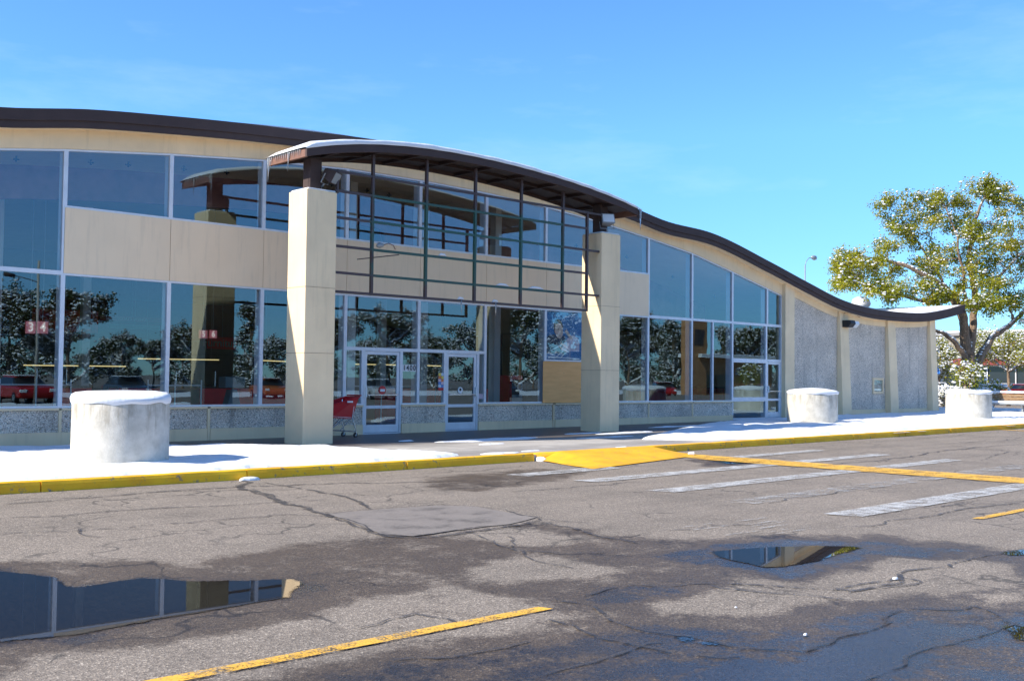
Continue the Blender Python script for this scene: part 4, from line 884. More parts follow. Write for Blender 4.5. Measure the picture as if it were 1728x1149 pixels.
# ------------------------------------------------------------------ planters
def planter(x, y, r, label, zb, h=1.07, mat='planter'):
    p = thing('concrete_planter', label, 'planter', (x, y, zb), 'round concrete planters on the sidewalk')
    n = 64; prof = [(r*1.0,zb-.02),(r*1.0,zb+.03),(r*.995,zb+h-.06),(r*.985,zb+h-.02),(r*.96,zb+h),(r*.86,zb+h),(r*.85,zb+h-.12)]
    MB().lathe(x, y, prof, n).build('planter_wall', M[mat], p, True)
    # snow cap: bulging cushion with drips
    mb = MB(); v = []; pr = [(1.0,-.035),(1.02,-.015),(1.03,.03),(1.0,.085),(.93,.125),(.7,.15),(.4,.155),(.12,.16)]
    seed = random.random()*9
    for q, (a, z) in enumerate(pr):
        for k in range(n):
            th = 2*math.pi*k/n; w = .5+.5*math.sin(3*th+seed)*math.sin(7*th+seed*2)
            dz = -.05*w*(1-q/2) if q < 2 else .03*math.sin(2*th+seed)*(q > 2)
            rr = r*a*(1+.012*math.sin(5*th+seed)); v.append((x+rr*math.cos(th), y+rr*math.sin(th), zb+h+z*0.8+dz))
    m_ = len(pr); mb.add(v, [(i*n+k, i*n+(k+1)%n, (i+1)*n+(k+1)%n, (i+1)*n+k) for i in range(m_-1) for k in range(n)]+[tuple(range((m_-1)*n, m_*n))])
    mb.build('snow_cap', M['snow'], p, True); return p
planter(7.38, 17.35, .765, 'big pale concrete planter with drip stains nearest the camera, snow on top', .15, 1.07)
planter(31.55, 19.25, .815, 'pale concrete planter in front of the single door, flat snow cap', .15+gz(30), 1.07)
planter(40.45, 18.0, .82, 'pale concrete planter beyond the end of the store with a snowy shrub in it', .15+gz(40), 1.05)

# ------------------------------------------------------------------ shopping cart
def cart(x, y, rot, label):
    s = thing('shopping_cart', label, 'cart', (0,0,0))
    def bas(): # tapered basket, front (narrow) towards -x
        mb = MB(); 
        top = [(-.46,-.22,.78),(.40,-.27,.98),(.40,.27,.98),(-.46,.22,.78)]; bot = [(-.36,-.17,.50),(.24,-.22,.46),(.24,.22,.46),(-.36,.17,.50)]
        mb.add(bot+top, [(0,3,2,1),(0,1,5,4),(1,2,6,5),(2,3,7,6),(3,0,4,7)]); return mb
    bas().build('basket', M['red'], s)
    MB().tube([(-.47,-.23,.79),(.41,-.28,.99),(.41,.28,.99),(-.47,.23,.79),(-.47,-.23,.79)], .016, 6).build('basket_rim', M['red'], s)
    MB().tube([(.47,-.27,1.03),(.47,.27,1.03)], .02, 8).build('push_handle', M['red'], s)
    MB().tube([(.41,-.26,.98),(.47,-.27,1.03)], .014, 6).build('handle_bracket', M['chrome'], s)
    MB().box(.05,.22,-.273,-.262,.86,.90).build('label_plate', M['white'], s)
    MB().tube([(-.34,-.165,.53),(.22,-.215,.49)], .01, 6).build('basket_line', M['white'], s)
    fr = MB()
    for sg in (-1,1):
        fr.tube([(.30,.24*sg,.93),(.24,.23*sg,.48),(.36,.24*sg,.15)], .012, 6); fr.tube([(.36,.24*sg,.15),(-.42,.2*sg,.20)], .012, 6); fr.tube([(-.42,.2*sg,.20),(.0,.2*sg,.47)], .012, 6); fr.tube([(-.1,.2*sg,.19),(.2,.21*sg,.46)], .010, 6)
    fr.tube([(-.42,-.2,.2),(-.42,.2,.2)], .012, 6); fr.tube([(.36,-.24,.15),(.36,.24,.15)], .012, 6); fr.tube([(-.03,-.2,.18),(-.03,.2,.18)], .01, 6)
    fr.build('frame', M['chrome'], s)
    for wx, wy in ((.34,-.24),(.34,.24),(-.40,-.2),(-.40,.2)):
        w = MB().tube([(wx,wy-.015,.065),(wx,wy+.015,.065)], .062, 14).build('wheel', M['black'], s)
        MB().tube([(wx,wy-.019,.065),(wx,wy+.019,.065)], .022, 8).build('hub', M['chrome'], w)
        MB().tube([(wx,wy-.02,.17),(wx+.01,wy-.024,.065)], .01, 6).build('caster_fork', M['chrome'], w)
    s.location = (x, y, .15); s.rotation_euler = (0,0,rot); return s
ORG['shopping_cart'] = Vector((0,0,0))
cart(14.86, 22.15, R(4), 'red shopping cart parked half behind the left pillar')

# ------------------------------------------------------------------ trees
LEAF_Q = np.array([[-.5,0,0],[0,-.38,.08],[.5,0,0],[0,.38,.08]])
def leaves_mesh(name, C, size, mat, parent, org, up_bias=0.0, rngl=rng):
    n = len(C); 
    A = rngl.normal(size=(n,3)); A[:, 2] += up_bias; A /= np.linalg.norm(A, axis=1)[:, None]
    Bv = rngl.normal(size=(n,3)); Bv -= (Bv*A).sum(1)[:, None]*A; Bv /= np.linalg.norm(Bv, axis=1)[:, None]; Cv = np.cross(A, Bv)
    s = size*(0.6+0.8*rngl.random(n))
    V = (C[:, None, :] + s[:, None, None]*(LEAF_Q[None, :, 0:1]*Bv[:, None] + LEAF_Q[None, :, 1:2]*Cv[:, None] + LEAF_Q[None, :, 2:3]*A[:, None])).reshape(-1, 3)
    me = bpy.data.meshes.new(name); me.vertices.add(len(V)); me.vertices.foreach_set('co', (V-np.array(org)).ravel().astype(np.float32))
    me.loops.add(4*n); me.loops.foreach_set('vertex_index', np.arange(4*n, dtype=np.int32)); me.polygons.add(n)
    me.polygons.foreach_set('loop_start', np.arange(0, 4*n, 4, dtype=np.int32)); me.polygons.foreach_set('loop_total', np.full(n, 4, dtype=np.int32))
    me.update(calc_edges=True); me.validate(); me.materials.append(mat)
    ob = bpy.data.objects.new(name, me); scene.collection.objects.link(ob); ob.parent = parent; return ob
_ph = (1+5**.5)/2
ICO = np.array([(-1,_ph,0),(1,_ph,0),(-1,-_ph,0),(1,-_ph,0),(0,-1,_ph),(0,1,_ph),(0,-1,-_ph),(0,1,-_ph),(_ph,0,-1),(_ph,0,1),(-_ph,0,-1),(-_ph,0,1)])/1.9
ICF = np.array([(0,11,5),(0,5,1),(0,1,7),(0,7,10),(0,10,11),(1,5,9),(5,11,4),(11,10,2),(10,7,6),(7,1,8),(3,9,4),(3,4,2),(3,2,6),(3,6,8),(3,8,9),(4,9,5),(2,4,11),(6,2,10),(8,6,7),(9,8,1)])
def blobs_mesh(name, C, size, mat, parent, org, flat_=.55, rngl=rng):
    n = len(C); s = size*(0.45+1.0*rngl.random(n)**1.6)
    sc = np.c_[s*(.7+.8*rngl.random(n)), s*(.7+.8*rngl.random(n)), s*flat_]
    V = (C[:, None, :] + ICO[None]*sc[:, None, :]*(1+.25*rngl.normal(size=(n, 12, 1)))).reshape(-1, 3)
    Fc = (ICF[None] + 12*np.arange(n)[:, None, None]).reshape(-1, 3)
    me = bpy.data.meshes.new(name); me.from_pydata((V-np.array(org)).tolist(), [], Fc.tolist()); me.polygons.foreach_set('use_smooth', [True]*len(Fc)); me.update(); me.materials.append(mat)
    ob = bpy.data.objects.new(name, me); scene.collection.objects.link(ob); ob.parent = parent; ob['kind'] = 'stuff'; return ob
def wob(p, q, n, a, rl):
    p, q = Vector(p), Vector(q); out = [p]
    for i in range(1, n):
        out.append(p.lerp(q, i/n) + Vector((rl.uniform(-a,a), rl.uniform(-a,a), rl.uniform(-a,a)*.6)))
    return out + [q]
def make_tree(name, label, cat, base, limbs, clusters, nleaf, leafsize, nsnow, snowsize, leafmat, group=None, seed=1, twig=1.0, limb_snow=True, per=None):
    """limbs: list of (points, r0, r1); clusters: (centre, (rx,ry,rz)); everything in world coordinates"""
    rl = random.Random(seed); rn = np.random.default_rng(seed)
    T = thing(name, label, cat, tuple(base), group)
    tr = MB(); nodes = []; snowp = []
    for pts, r0, r1 in limbs:
        fine = []
        for a, b in zip(pts, pts[1:]): fine += wob(a, b, 4, (Vector(b)-Vector(a)).length*.035, rl)[:-1]
        fine.append(Vector(pts[-1])); n = len(fine); rad = [r0+(r1-r0)*(i/(n-1))**.8 for i in range(n)]
        tr.tube(fine, rad, 9); nodes += [(p, r) for p, r in zip(fine[n//4:], rad[n//4:])]
        for p, r, q in zip(fine, rad, fine[1:]+[fine[-1]]):
            if abs((q-p).normalized().z if (q-p).length else 1) < .93:
                for _ in range(9): snowp.append(p.lerp(q, rl.random())+Vector((-r*.45*rl.random(),-r*.3,r*.80)))
    cents = []; 
    wts = [c[1][0]*c[1][1]*c[1][2] for c in clusters]; tw = sum(w**.8 for w in wts)
    for (c, rr), w in zip(clusters, wts):
        c = Vector(c); p0, r0 = min(nodes, key=lambda nr: (nr[0]-c).length + max(0, nr[0].z-c.z)*.4)
        main = wob(p0, c, 4, (c-p0).length*.08, rl); tr.tube(main, [max(.02,r0*.55)]*1+[max(.018,r0*.42),max(.016,r0*.3),.022*twig,.014*twig], 6)
        k_ = max(5, int(90*w**.8/tw))
        for _ in range(k_):
            u = Vector((rl.gauss(0,1), rl.gauss(0,1), rl.gauss(0,1))).normalized()*(rl.random()**.45)
            e = c + Vector((u.x*rr[0], u.y*rr[1], u.z*rr[2])); s_ = main[rl.randint(1, len(main)-1)]
            mid = s_.lerp(e, .5) + Vector((rl.uniform(-.15,.15), rl.uniform(-.15,.15), rl.uniform(-.05,.2)))
            tr.tube([s_, mid, e], [.014*twig,.010*twig,.004*twig], 4, False)
            cents.append((e, s_)); snowp.append(mid+Vector((0,0,.015)))
    trunk = tr.build('trunk', M['bark'], T, True)
    E_ = np.array([e for e, s in cents]); S0 = np.array([s for e, s in cents])
    idx = rn.integers(0, len(E_), nleaf); tt = rn.random(nleaf)**.5
    Cn = S0[idx]+(E_[idx]-S0[idx])*(0.35+.65*tt[:, None]) + rn.normal(size=(nleaf,3))*(.19*twig)*np.array([1,1,.8])
    leaves_mesh('crown', Cn, leafsize, M[leafmat], T, base, .3, rn)
    if nsnow:
        sp_ = Cn[rn.integers(0, nleaf, nsnow)] + np.array([0,0,leafsize*.35])
        if limb_snow:
            sn2 = np.array([tuple(p) for p in snowp]); sp_ = np.r_[sp_, sn2[rn.integers(0, len(sn2), nsnow//2)]]
        blobs_mesh('snow', sp_, snowsize, M['snow'], T, base, .6, rn)
    return T
# the big tree at the end of the store
TB = Vector((53.7, 23.8, .15+gz(54))); LT = Vector((math.cos(YAW), -math.sin(YAW), 0)); DP = Vector((math.sin(YAW), math.cos(YAW), 0)); SC = 54/F_PX
def tl(px, py, d=0.0, ref=1640, T0=TB, sc=SC, hz=646): return T0 + LT*((px-ref)*sc*(1+d/54)) + DP*d + Vector((0,0,(hz-py)*sc*(1+d/54)+HC-T0.z))
def TLm(pts): return [tuple(tl(*p)) for p in pts]
limbs = [(TLm([(1641,692),(1640,655),(1638,625),(1636,600)]), .42, .33),
 (TLm([(1638,615),(1622,595,-.4),(1604,575,-.6),(1584,562,-.8),(1560,556,-1)]), .18, .07),
 (TLm([(1636,600),(1630,565),(1622,535,-.5),(1600,500,-1),(1555,470,-1.5),(1505,446,-1.5),(1462,436,-1)]), .30, .06),
 (TLm([(1637,605),(1648,560,.3),(1655,505,.5),(1650,440,.8),(1654,375,.6),(1678,318,.4)]), .26, .05),
 (TLm([(1640,632),(1664,598,.4),(1688,566,.8),(1722,548,1.2),(1765,515,1.6)]), .28, .09),
 (TLm([(1654,520),(1690,470,.5),(1725,430,.3),(1770,395)]), .11, .03),
 (TLm([(1626,545),(1600,470,.6),(1565,410,.8),(1530,365,.8)]), .10, .03),
 (TLm([(1606,505),(1560,512,-.6),(1505,498,-1.2),(1450,485,-1.6),(1402,470,-1.8)]), .10, .03),
 (TLm([(1630,530),(1618,470,-.8),(1608,400,-.8),(1590,345,-.6)]), .10, .03)]
cl = [(1432,458,-1.5,42,36),(1410,450,-1.2,26,24),(1475,440,-1,36,26),(1465,480,-1.8,34,20),(1400,475,-1.6,18,18),(1516,378,.5,38,40),(1505,345,.4,22,22),(1545,400,.8,36,34),(1580,365,-.4,44,42),(1545,345,.2,34,28),(1610,395,-.8,38,40),(1622,335,-.4,22,26),(1672,332,.4,34,34),(1690,375,.3,34,34),(1655,385,.6,32,36),(1700,330,.2,22,24),(1640,440,-.9,44,36),(1570,440,-.5,38,28),(1690,440,.4,44,36),(1605,470,-1.2,44,30),(1540,475,-1.5,36,24),(1650,485,-1.0,44,28),(1700,480,.7,36,30),(1725,400,.2,32,34),(1735,345,.2,22,26),(1760,450,.8,44,44),(1725,520,1.3,34,28),(1580,495,-1.4,40,18),(1625,505,-1.9,40,18),(1505,495,-1.2,40,16),(1500,410,-.2,26,18),(1770,370,.3,36,40),(1800,480,1,50,60),(1560,385,1.2,40,36),(1590,420,.9,44,36),(1630,365,1.2,38,40),(1660,420,1.4,44,40),(1700,400,-.9,38,36),(1740,430,1.2,40,40),(1670,460,1.6,44,36),(1615,450,1.8,40,32),(1565,465,1.2,40,28),(1500,460,-.2,38,26),(1450,465,.4,36,26),(1690,510,-.6,34,24),(1590,330,.6,22,20),(1665,305,.4,28,22),(1690,312,.3,26,24),(1575,335,0,30,22),(1412,478,-1.4,26,20),(1440,492,-1.6,30,14),(1425,432,-1.0,26,18),(1395,462,-1.5,16,20),(1480,498,-1.2,26,14),(1560,505,-1.6,34,14),(1612,512,-2.4,26,12),(1715,500,.8,34,30),(1630,400,-1.8,36,36)]
clusters = [(tuple(tl(a, b, c)), (w_*SC, w_*SC*1.1, h_*SC)) for a, b, c, w_, h_ in cl]
make_tree('broadleaf_tree', 'large yellow-green tree with snow on its limbs rising past the right end of the roof', 'tree', TB, limbs, clusters, 66000, .092, 3400, .055, 'leaf', seed=3)

def auto_tree(name, label, base, h, w, seed, nleaf, lsz, nsnow, ssz, mat, group=None, conifer=False, trunk_h=.28):
    rl = random.Random(seed); b = Vector(base); tr_h = h*trunk_h
    limbs = [([tuple(b), tuple(b+Vector((rl.uniform(-.1,.1),0,tr_h))), tuple(b+Vector((rl.uniform(-.3,.3),rl.uniform(-.3,.3),h*.85)))], h*.028, h*.006)]
    cl = []
    n = 9 if not conifer else 12
    for k in range(n):
        a = 2*math.pi*k/n*2.4+rl.random(); zz = h*(trunk_h+.08+(.80-trunk_h)*rl.random()) if not conifer else h*(.12+.82*k/n)
        f = 1-abs(zz/h-.55)*1.1 if not conifer else max(.12, 1-zz/h)*1.05
        rr = w/2*f*rl.uniform(.45,.75); e = b+Vector((rr*math.cos(a), rr*math.sin(a), zz))
        s = b+Vector((0,0,max(tr_h*.8, zz-h*.2)))
        limbs.append(([tuple(s), tuple(s.lerp(e,.5)+Vector((0,0,-.02*h))), tuple(e)], h*.012, h*.004))
        q = w*.24*rl.uniform(.8,1.25)*(f if conifer else 1); cl.append((tuple(e+Vector((0,0,h*.03))), (q, q, q*(.75 if not conifer else .5))))
    cl.append((tuple(b+Vector((0,0,h*.86))), (w*.2,w*.2,h*.13)))
    return make_tree(name, label, 'tree', base, limbs, cl, nleaf, lsz, nsnow, ssz, mat, group, seed, twig=1.3)
# second, smaller tree right of it, and the snowy bush left of its trunk
auto_tree('broadleaf_tree', 'smaller snow-laden tree with pale trunk in front of the shops at the right edge', tuple(LT*((1702-864)/F_PX*72)+DP*72+Vector((0,0,.2))), 5.3, 7.2, 21, 11000, .10, 2200, .06, 'leaf', trunk_h=.50)
auto_tree('broadleaf_tree', 'snow-covered small tree just right of the store corner, left of the big trunk', tuple(LT*((1586-864)/F_PX*74)+DP*74+Vector((0,0,.2))), 4.6, 3.4, 22, 9000, .10, 2600, .065, 'leaf', trunk_h=.25)
def bush(base, rx_, h, label, seed, nleaf, nsnow, ssz=.1, mat='leaf', lsz=.1, cat='shrub'):
    rl = random.Random(seed); b = Vector(base); limbs = []; cl = []
    for k in range(6):
        a = k*1.05+rl.random(); e = b+Vector((rx_*.6*math.cos(a), rx_*.6*math.sin(a), h*rl.uniform(.45,.8))); limbs.append(([tuple(b), tuple(e)], .03, .01)); cl.append((tuple(e), (rx_*.45,rx_*.45,h*.28)))
    return make_tree('shrub', label, cat, base, limbs, cl, nleaf, lsz, nsnow, ssz, mat, None, seed)
bush(tuple(LT*((1604-864)/F_PX*60)+DP*60+Vector((0,0,.2))), 1.1, 1.25, 'low snow-covered shrub between the store corner and the last planter', 31, 2200, 2200, .085)
bush((53.2,22.6,.3), .8, 1.6, 'reddish twiggy shrub at the foot of the big tree', 32, 900, 120, .08, 'leaf', .09)
bush((40.35,18.0,1.2), .40, 1.25, 'snowy green shrub growing in the last planter', 33, 1500, 130, .055, 'leaf', .065)

# ------------------------------------------------------------------ right background: bench, pole, cars, shops, lamp
bn = thing('bench', 'wooden bench with snow on its seat and backrest, right of the last planter', 'bench', (50.3,18.6,.3))
def bench_part(x0, x1, z0, z1, y0, y1, name, mat, bevel=0, parent=None): return MB().box(x0,x1,y0,y1,z0,z1).build(name, M[mat], parent or bn, bevel=bevel)
gb = .15+gz(50)
for k in range(3): bench_part(50.62,50.67,gb+.52+k*.13,gb+.63+k*.13,15.9,21.9,'back_slat','wood')
bench_part(50.56,50.73,gb+.93,gb+1.03,15.85,21.95,'back_snow','snow',.04)
bench_part(50.0,50.52,gb+.42,gb+.47,15.9,21.9,'seat','grey'); bench_part(49.96,50.54,gb+.472,gb+.58,15.85,21.95,'seat_snow','snow',.045)
for y in (16.5,18.2,19.9,21.4): 
    lg = MB(); lg.tube([(50.08,y,gb),(50.25,y,gb+.2),(50.1,y,gb+.42)], .035, 6); lg.tube([(50.5,y,gb),(50.3,y,gb+.2),(50.62,y,gb+.6)], .035, 6); lg.build('leg', M['grey'], bn)
pl = thing('post_with_snow', 'white snow-plastered pole on a yellow base behind the last planter', 'pole', (56.5,24.6,.3))
pp = tl(1658, 655, 2.0); pl.location = (pp.x, pp.y, .3); ORG[pl.name] = Vector(pl.location)
MB().lathe(pp.x, pp.y, [(.33,.3),(.33,1.35),(.30,1.40)], 20).build('base', plain('yellow_base',(0.75,0.55,0.05),.6), pl, True)
MB().tube([(pp.x,pp.y,1.38),(pp.x,pp.y,3.2)], .07, 10).build('pole_shaft', M['grey'], pl, True)
MB().tube([(pp.x-.06+.03*math.sin(k*2.1), pp.y-.05, 1.39+1.82*k/26) for k in range(27)], [.085+.045*abs(math.sin(k*1.9)) for k in range(27)], 10).build('snow', M['snow'], pl, True)

# street lamp beyond the roof
lp = thing('street_lamp', 'grey cobra-head street lamp rising behind the roof line', 'street lamp', (0,0,0))
q0 = at(1377,436,75); ORG[lp.name] = Vector((q0.x-2.6, 75, .2)); lp.location = ORG[lp.name]
LX, LZ = q0.x-2.6, q0.z
MB().tube([(LX,75,.2),(LX,75,LZ-1.1)], [.12,.08], 10).build('pole_shaft', M['grey'], lp, True)
MB().tube([(LX,75,LZ-1.2),(LX+.25,75,LZ-.6),(LX+.9,75,LZ-.1),(LX+1.7,75,LZ)], .05, 8).build('arm', M['grey'], lp, True)
MB().tube([(LX+1.5,75,LZ),(LX+1.8,75,LZ+.05),(LX+2.3,75,LZ+.02),(LX+2.6,75,LZ-.06)], [.12,.26,.32,.14], 10).build('lamp_head', M['grey'], lp, True)
MB().tube([(LX+2.1,75,LZ-.05),(LX+2.1,75,LZ-.28)], [.26,.14], 12).build('lens', M['cream'], lp, True)
# roof vent under snow
rv = at(1453,521,28.5); vt = thing('roof_vent', 'roof vent under a rounded cap of snow behind the wave roof edge', 'vent', (rv.x,28.5,roof_z(rv.x)+.35))
zb_ = roof_z(rv.x)+.3
MB().lathe(rv.x, 28.5, [(.35,zb_),(.35,zb_+.35)], 20).build('vent_pipe', M['grey'], vt, True)
MB().lathe(rv.x, 28.5, [(.42,zb_+.3),(.50,zb_+.45),(.42,zb_+.7),(.2,zb_+.82),(.02,zb_+.85)], 20).build('snow_cap', M['snow'], vt, True)

# cars
def car(paint, label, group, suv=False):
    c = thing('parked_car', label, 'car', (0,0,0), group); h = 1.68 if suv else 1.42
    low = [(-2.25,.32),(2.25,.32),(2.32,.6),(2.2,.86),(1.25,.98),(-1.75,1.0),(-2.2,.92),(-2.3,.6)]
    b = MB().prism_y(low, -.88, .88).build('body', paint, c, bevel=.10)
    gh = [(1.15,.97),(.45,h-.02),(-1.2 if not suv else -1.7,h),(-1.95 if not suv else -2.1,.99)]
    mb = MB(); wt = .66; n = 4
    mb.add([(x,-.82 if z < 1.1 else -wt,z) for x,z in gh]+[(x,.82 if z < 1.1 else wt,z) for x,z in gh], [(3,2,1,0)[::-1],(4,5,6,7)[::-1]]+[(i,i+4,(i+1)%4+4,(i+1)%4) for i in range(4)])
    mb.build('cabin_glass', M['carglass'], c, bevel=.05)
    MB().add([(.5,-wt-.01,h-.05),(-1.25 if not suv else -1.72,-wt-.01,h-.03),(-1.25 if not suv else -1.72,wt+.01,h-.03),(.5,wt+.01,h-.05),(.45,-wt+.03,h+.03),(-1.2 if not suv else -1.7,-wt+.03,h+.04),(-1.2 if not suv else -1.7,wt-.03,h+.04),(.45,wt-.03,h+.03)], [(0,1,2,3)[::-1],(4,5,6,7),(0,4,5,1)[::-1],(1,5,6,2)[::-1],(2,6,7,3)[::-1],(3,7,4,0)[::-1]]).build('roof', paint, c, bevel=.02)
    for sx_ in (-1.4,1.4):
        for sy_ in (-.80,.80):
            w = MB().tube([(sx_,sy_-.11,.33),(sx_,sy_+.11,.33)], .33, 18).build('wheel', M['black'], c)
            MB().tube([(sx_,sy_-.115,.33),(sx_,sy_+.115,.33)], .19, 12).build('rim', M['chrome'], w)
    for sy_ in (-.7,.7):
        MB().box(-2.33,-2.20,sy_-.16,sy_+.16,.70,.88).build('tail_light', M['red'], c, bevel=.02); MB().box(2.2,2.31,sy_-.16,sy_+.16,.62,.78).build('headlight', M['white'], c, bevel=.02)
    MB().box(-1.6,1.0,-.55,.55,h+.045,h+.09).build('roof_snow', M['snow'], c, bevel=.03)
    return c
paint = {k: plain('car_paint_'+k, v, .25, .2, .02) for k, v in dict(silver=(.45,.5,.56), black=(.02,.02,.022), red=(.45,.02,.02), blue=(.06,.09,.14), white=(.6,.6,.6), orange=(.5,.12,.02)).items()}
GC = 'cars parked in the lot beyond the store'
def put(c, px, dist, rot, z=.2):
    d = LT*((px-864)/F_PX*dist) + DP*dist; c.location = (d.x, d.y, z); c.rotation_euler = (0,0,rot); return c
car0 = put(car(paint['silver'], 'silver car parked behind the snowy shrub and pole, red tail light showing', GC), 1668, 104, R(-20))
def ccar(col, label, group): return dup(car0, (0,0,0), 0, label, group, mats={'body': paint[col], 'roof': paint[col]})
put(ccar('blue', 'dark blue car half hidden by the store corner', GC), 1566, 70, R(-50))
put(ccar('black', 'black car parked between the silver and red cars', GC), 1690, 108, R(-15))
put(ccar('red', 'red car parked by the orange shop pier', GC), 1716, 100, R(-15))
# shops
SH = thing('shop_building', 'low beige shop row with maroon band and orange pier beyond the parking lot', 'shops', (112,50,.2))
XS = 112.0
MB().box(XS,XS+12,20,110,4.6,6.7).build('upper_wall', plain('shop_beige',(0.24,0.20,0.14),.8), SH)
MB().box(XS-.3,XS+12,19.9,110,6.7,7.0).build('parapet', plain('parapet_grey',(0.25,0.24,0.23),.7), SH)
MB().box(XS-.35,XS+12,19.9,110,7.0,7.18).build('roof_snow', M['snow'], SH)
MB().box(XS-.2,XS-.01,20,110,3.6,4.25).build('band', plain('maroon_band',(0.20,0.03,0.025),.6), SH)
MB().box(XS,XS+12,20,110,4.25,4.6).build('lower_fascia', M['rear'], SH)
MB().box(XS+1.2,XS+12,20,110,.2,4.25).build('back_wall', M['dark'], SH)
pk = plain('shop_orange',(0.55,0.26,0.07),.8)
for y in (35.0,42.5,64.0): MB().box(XS-.1,XS+1.2,y,y+1.6,.2,3.6).build('pier', pk, SH)
for k in range(14):
    y = 22+k*2.9; fr = MB()
    fr.box(XS+.6,XS+.68,y,y+.1,.2,3.6); fr.box(XS+.6,XS+.68,y+.1,y+2.8,.2,.35); fr.box(XS+.6,XS+.68,y+.1,y+2.8,3.45,3.6); f_ = fr.build('window', M['white'], SH)
    MB().add([(XS+.64,y+.1,.35),(XS+.64,y+2.8,.35),(XS+.64,y+2.8,3.45),(XS+.64,y+.1,3.45)], [(3,2,1,0)]).build('pane', M['carglass'], f_)
bs_ = thing('parking_sign', 'small blue sign on a post by the dark blue car', 'sign', (0,0,0)); p_ = LT*((1582-864)/F_PX*74)+DP*74; bs_.location = (p_.x,p_.y,.2); ORG[bs_.name] = Vector(bs_.location)
MB().tube([(p_.x,p_.y,.2),(p_.x,p_.y,3.1)], .04, 8).build('post', M['grey'], bs_); MB().box(p_.x-.32,p_.x-.28,p_.y-.35,p_.y+.35,2.3,3.2).build('sign_plate', plain('sign_blue',(0.06,0.25,0.7),.5), bs_)

# ------------------------------------------------------------------ the other side of the lot, seen mirrored in the glass
def vm(px, py, yv):       # a mirrored thing: real place of something that shows at px,py, yv metres in front of the glass
    p = at(px, py, 2*D - yv); return Vector((p.x, yv, p.z))
GT = 'snowy trees along the far side of the lot'
protos = []
specs = [(-70,500,150),(20,478,150),(120,472,160),(205,560,110),(262,565,90),(330,545,110),(425,505,62),(478,565,80),(560,520,100),(660,520,110),(735,560,90),(800,545,110),(880,500,140),(960,530,120),(1062,520,110),(1118,560,70),(1136,535,60),(1222,545,60),(1262,543,95),(1312,590,60),(1380,570,110),(1500,590,120)]
yv = -30.0
lab = ['beyond the left edge of the frame','mirrored in the far left window','tallest, mirrored behind the 4 sign','mirrored above the first planter','mirrored under the savings sign','mirrored left of the 5 sign','narrow evergreen mirrored left of the left pillar','mirrored beside the narrow evergreen','mirrored behind the left pillar','mirrored above the left entrance door','mirrored above the number 1400','mirrored above the right entrance door','broad one mirrored left of the poster','mirrored over the poster','mirrored right of the right pillar','mirrored left of the brick tower','thin one mirrored just left of the brick tower','mirrored right of the brick tower','mirrored above the bank lettering','mirrored above the single door','mirrored beyond the glass on the right','farthest right, beyond the pebble wall']
P3 = [auto_tree('distant_tree', 'x', (0,0,0), 8.0, 8.0, 41, 13000, .165, 1500, .11, 'leaf_dark', GT, trunk_h=.12),
      auto_tree('distant_tree', 'x', (0,0,0), 8.0, 8.0, 42, 13000, .165, 2100, .11, 'leaf_dark', GT, trunk_h=.18),
      auto_tree('distant_tree', 'x', (0,0,0), 8.0, 4.4, 43, 9000, .15, 1300, .10, 'leaf_dark', GT, conifer=True, trunk_h=.08)]
usedp = set()
for k, (px, py, w_) in enumerate(specs):
    y_ = yv - (k*7 % 11)*1.3
    top = vm(px, py, y_); h = top.z; pi_ = 2 if w_ < 70 else k % 2
    pr = P3[pi_]; label = ('snow-dusted evergreen' if pi_ == 2 else 'snow-laden dark tree') + ', ' + lab[k]
    s_ = h/8.0
    if pi_ not in usedp: usedp.add(pi_); o = pr; o.location = (top.x, y_, 0); o.rotation_euler = (0,0,k*1.3); o.scale = (s_,)*3; o['label'] = label
    else: dup(pr, (top.x, y_, 0), k*1.3, label, GT, s_)
for k in range(26):
    px = -120 + k*68 + 23*math.sin(k*2.3); y_ = -52 - (k*5 % 7)*1.8; top = vm(px, 572 + 22*math.sin(k*1.7), y_)
    dup(P3[k % 2], (top.x, y_, 0), k*.9, 'dark tree of the farther row beyond the parking lot, seen only mirrored in the glass', 'farther row of trees', top.z/8.0)
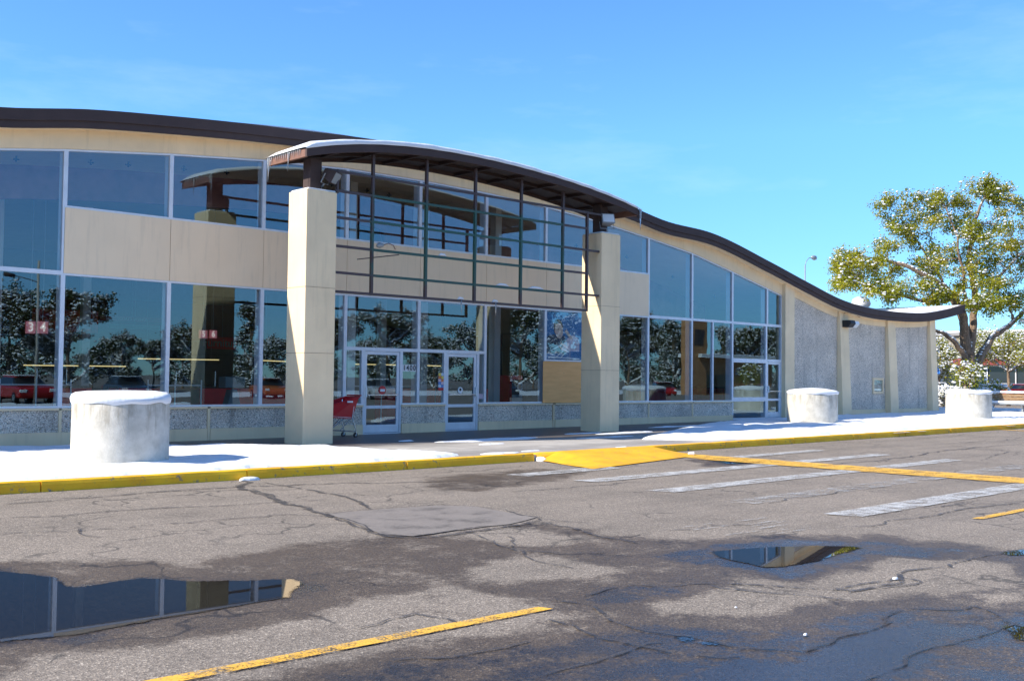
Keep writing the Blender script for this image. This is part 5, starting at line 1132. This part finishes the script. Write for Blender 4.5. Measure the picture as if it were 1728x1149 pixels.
# brick bank with tower
BKY = -22.0
def bx_(px): return vm(px, 640, BKY).x
BK = thing('bank_building', 'brown brick bank with a square tower and white CHASE letters, mirrored in the right glass', 'bank', (bx_(1230), BKY, 0))
tx0, tx1 = bx_(1166), bx_(1194); thh = vm(1180, 541, BKY).z
MB().box(tx0,tx1,BKY-1.2,BKY,0,thh).build('tower', M['brick'], BK)
MB().box(tx0+(tx1-tx0)*.25,tx0+(tx1-tx0)*.8,BKY,BKY+.05,thh*.68,thh*.88).build('tower_louvre', M['dark'], BK)
wx1 = bx_(1310); wz = vm(1260, 606, BKY).z
MB().box(tx1+.01,wx1,BKY-2.5,BKY-.5,0,wz).build('wall', M['brick'], BK)
MB().box(tx1-1.5,wx1+1,BKY-2.7,BKY+.5,wz+.002,wz+.25).build('roof', M['white'], BK)
MB().box(tx1-1.5,wx1+1,BKY-2.7,BKY+.5,wz+.252,wz+.4).build('roof_snow', M['snow'], BK, bevel=.1)
cz = vm(1272, 628, BKY).z
text_mesh('CHASE', .95, 'lettering', 'white', BK, (bx_(1262), BKY-.47, cz), rot=(R(90),0,R(180)), extrude=.03)
for px in (1205,1225): MB().box(bx_(px)-1.2,bx_(px)+1.2,BKY-.5,BKY-.45,.4,2.3).build('window', M['carglass'], BK)
# cars and snow heaps mirrored
for k, (px, col, l_) in enumerate(((40,'red','red car mirrored in the far left window'),(215,'blue','dark car mirrored above the first planter'),(455,'orange','orange car mirrored just left of the left pillar'),(640,'white','white car mirrored in the left entrance door'),(850,'black','black car mirrored left of the plywood'),(1120,'red','red car mirrored right of the right pillar'))):
    c_ = ccar(col, l_, 'cars mirrored in the store glass'); p = vm(px, 660, -14.0 - (k % 3)*3); c_.location = (p.x, p.y, 0); c_.rotation_euler = (0,0,R(90+8*k))
snow_bank('snow_bank', [(-20,-26),(20,-25),(60,-26),(100,-27),(100,-23.5),(60,-24),(20,-23),(-20,-24)], .35, .8, .8, base=0.0)
snow_bank('snow_bank', [(0,-7),(14,-7.4),(26,-7),(26,-6.2),(12,-6.4),(0,-6.0)], .2, .2, .5, base=0.0)
# light pole mirrored in the far left window
lpp = vm(61, 660, -9.0); Lp = thing('light_pole', 'tall slim parking lot light pole mirrored in the far left windows', 'light pole', (lpp.x, -9, 0))
MB().tube([(lpp.x,-9,0),(lpp.x,-9,7.2)], [.09,.06], 10).build('pole_shaft', M['cream'], Lp, True)
MB().tube([(lpp.x,-9,6.1),(lpp.x-1.1,-9,6.35)], .03, 6).build('arm', M['grey'], Lp); MB().tube([(lpp.x-1.1,-9,6.35),(lpp.x-1.6,-9,6.4)], [.09,.13], 8).build('lamp_head', M['brown'], Lp, True)
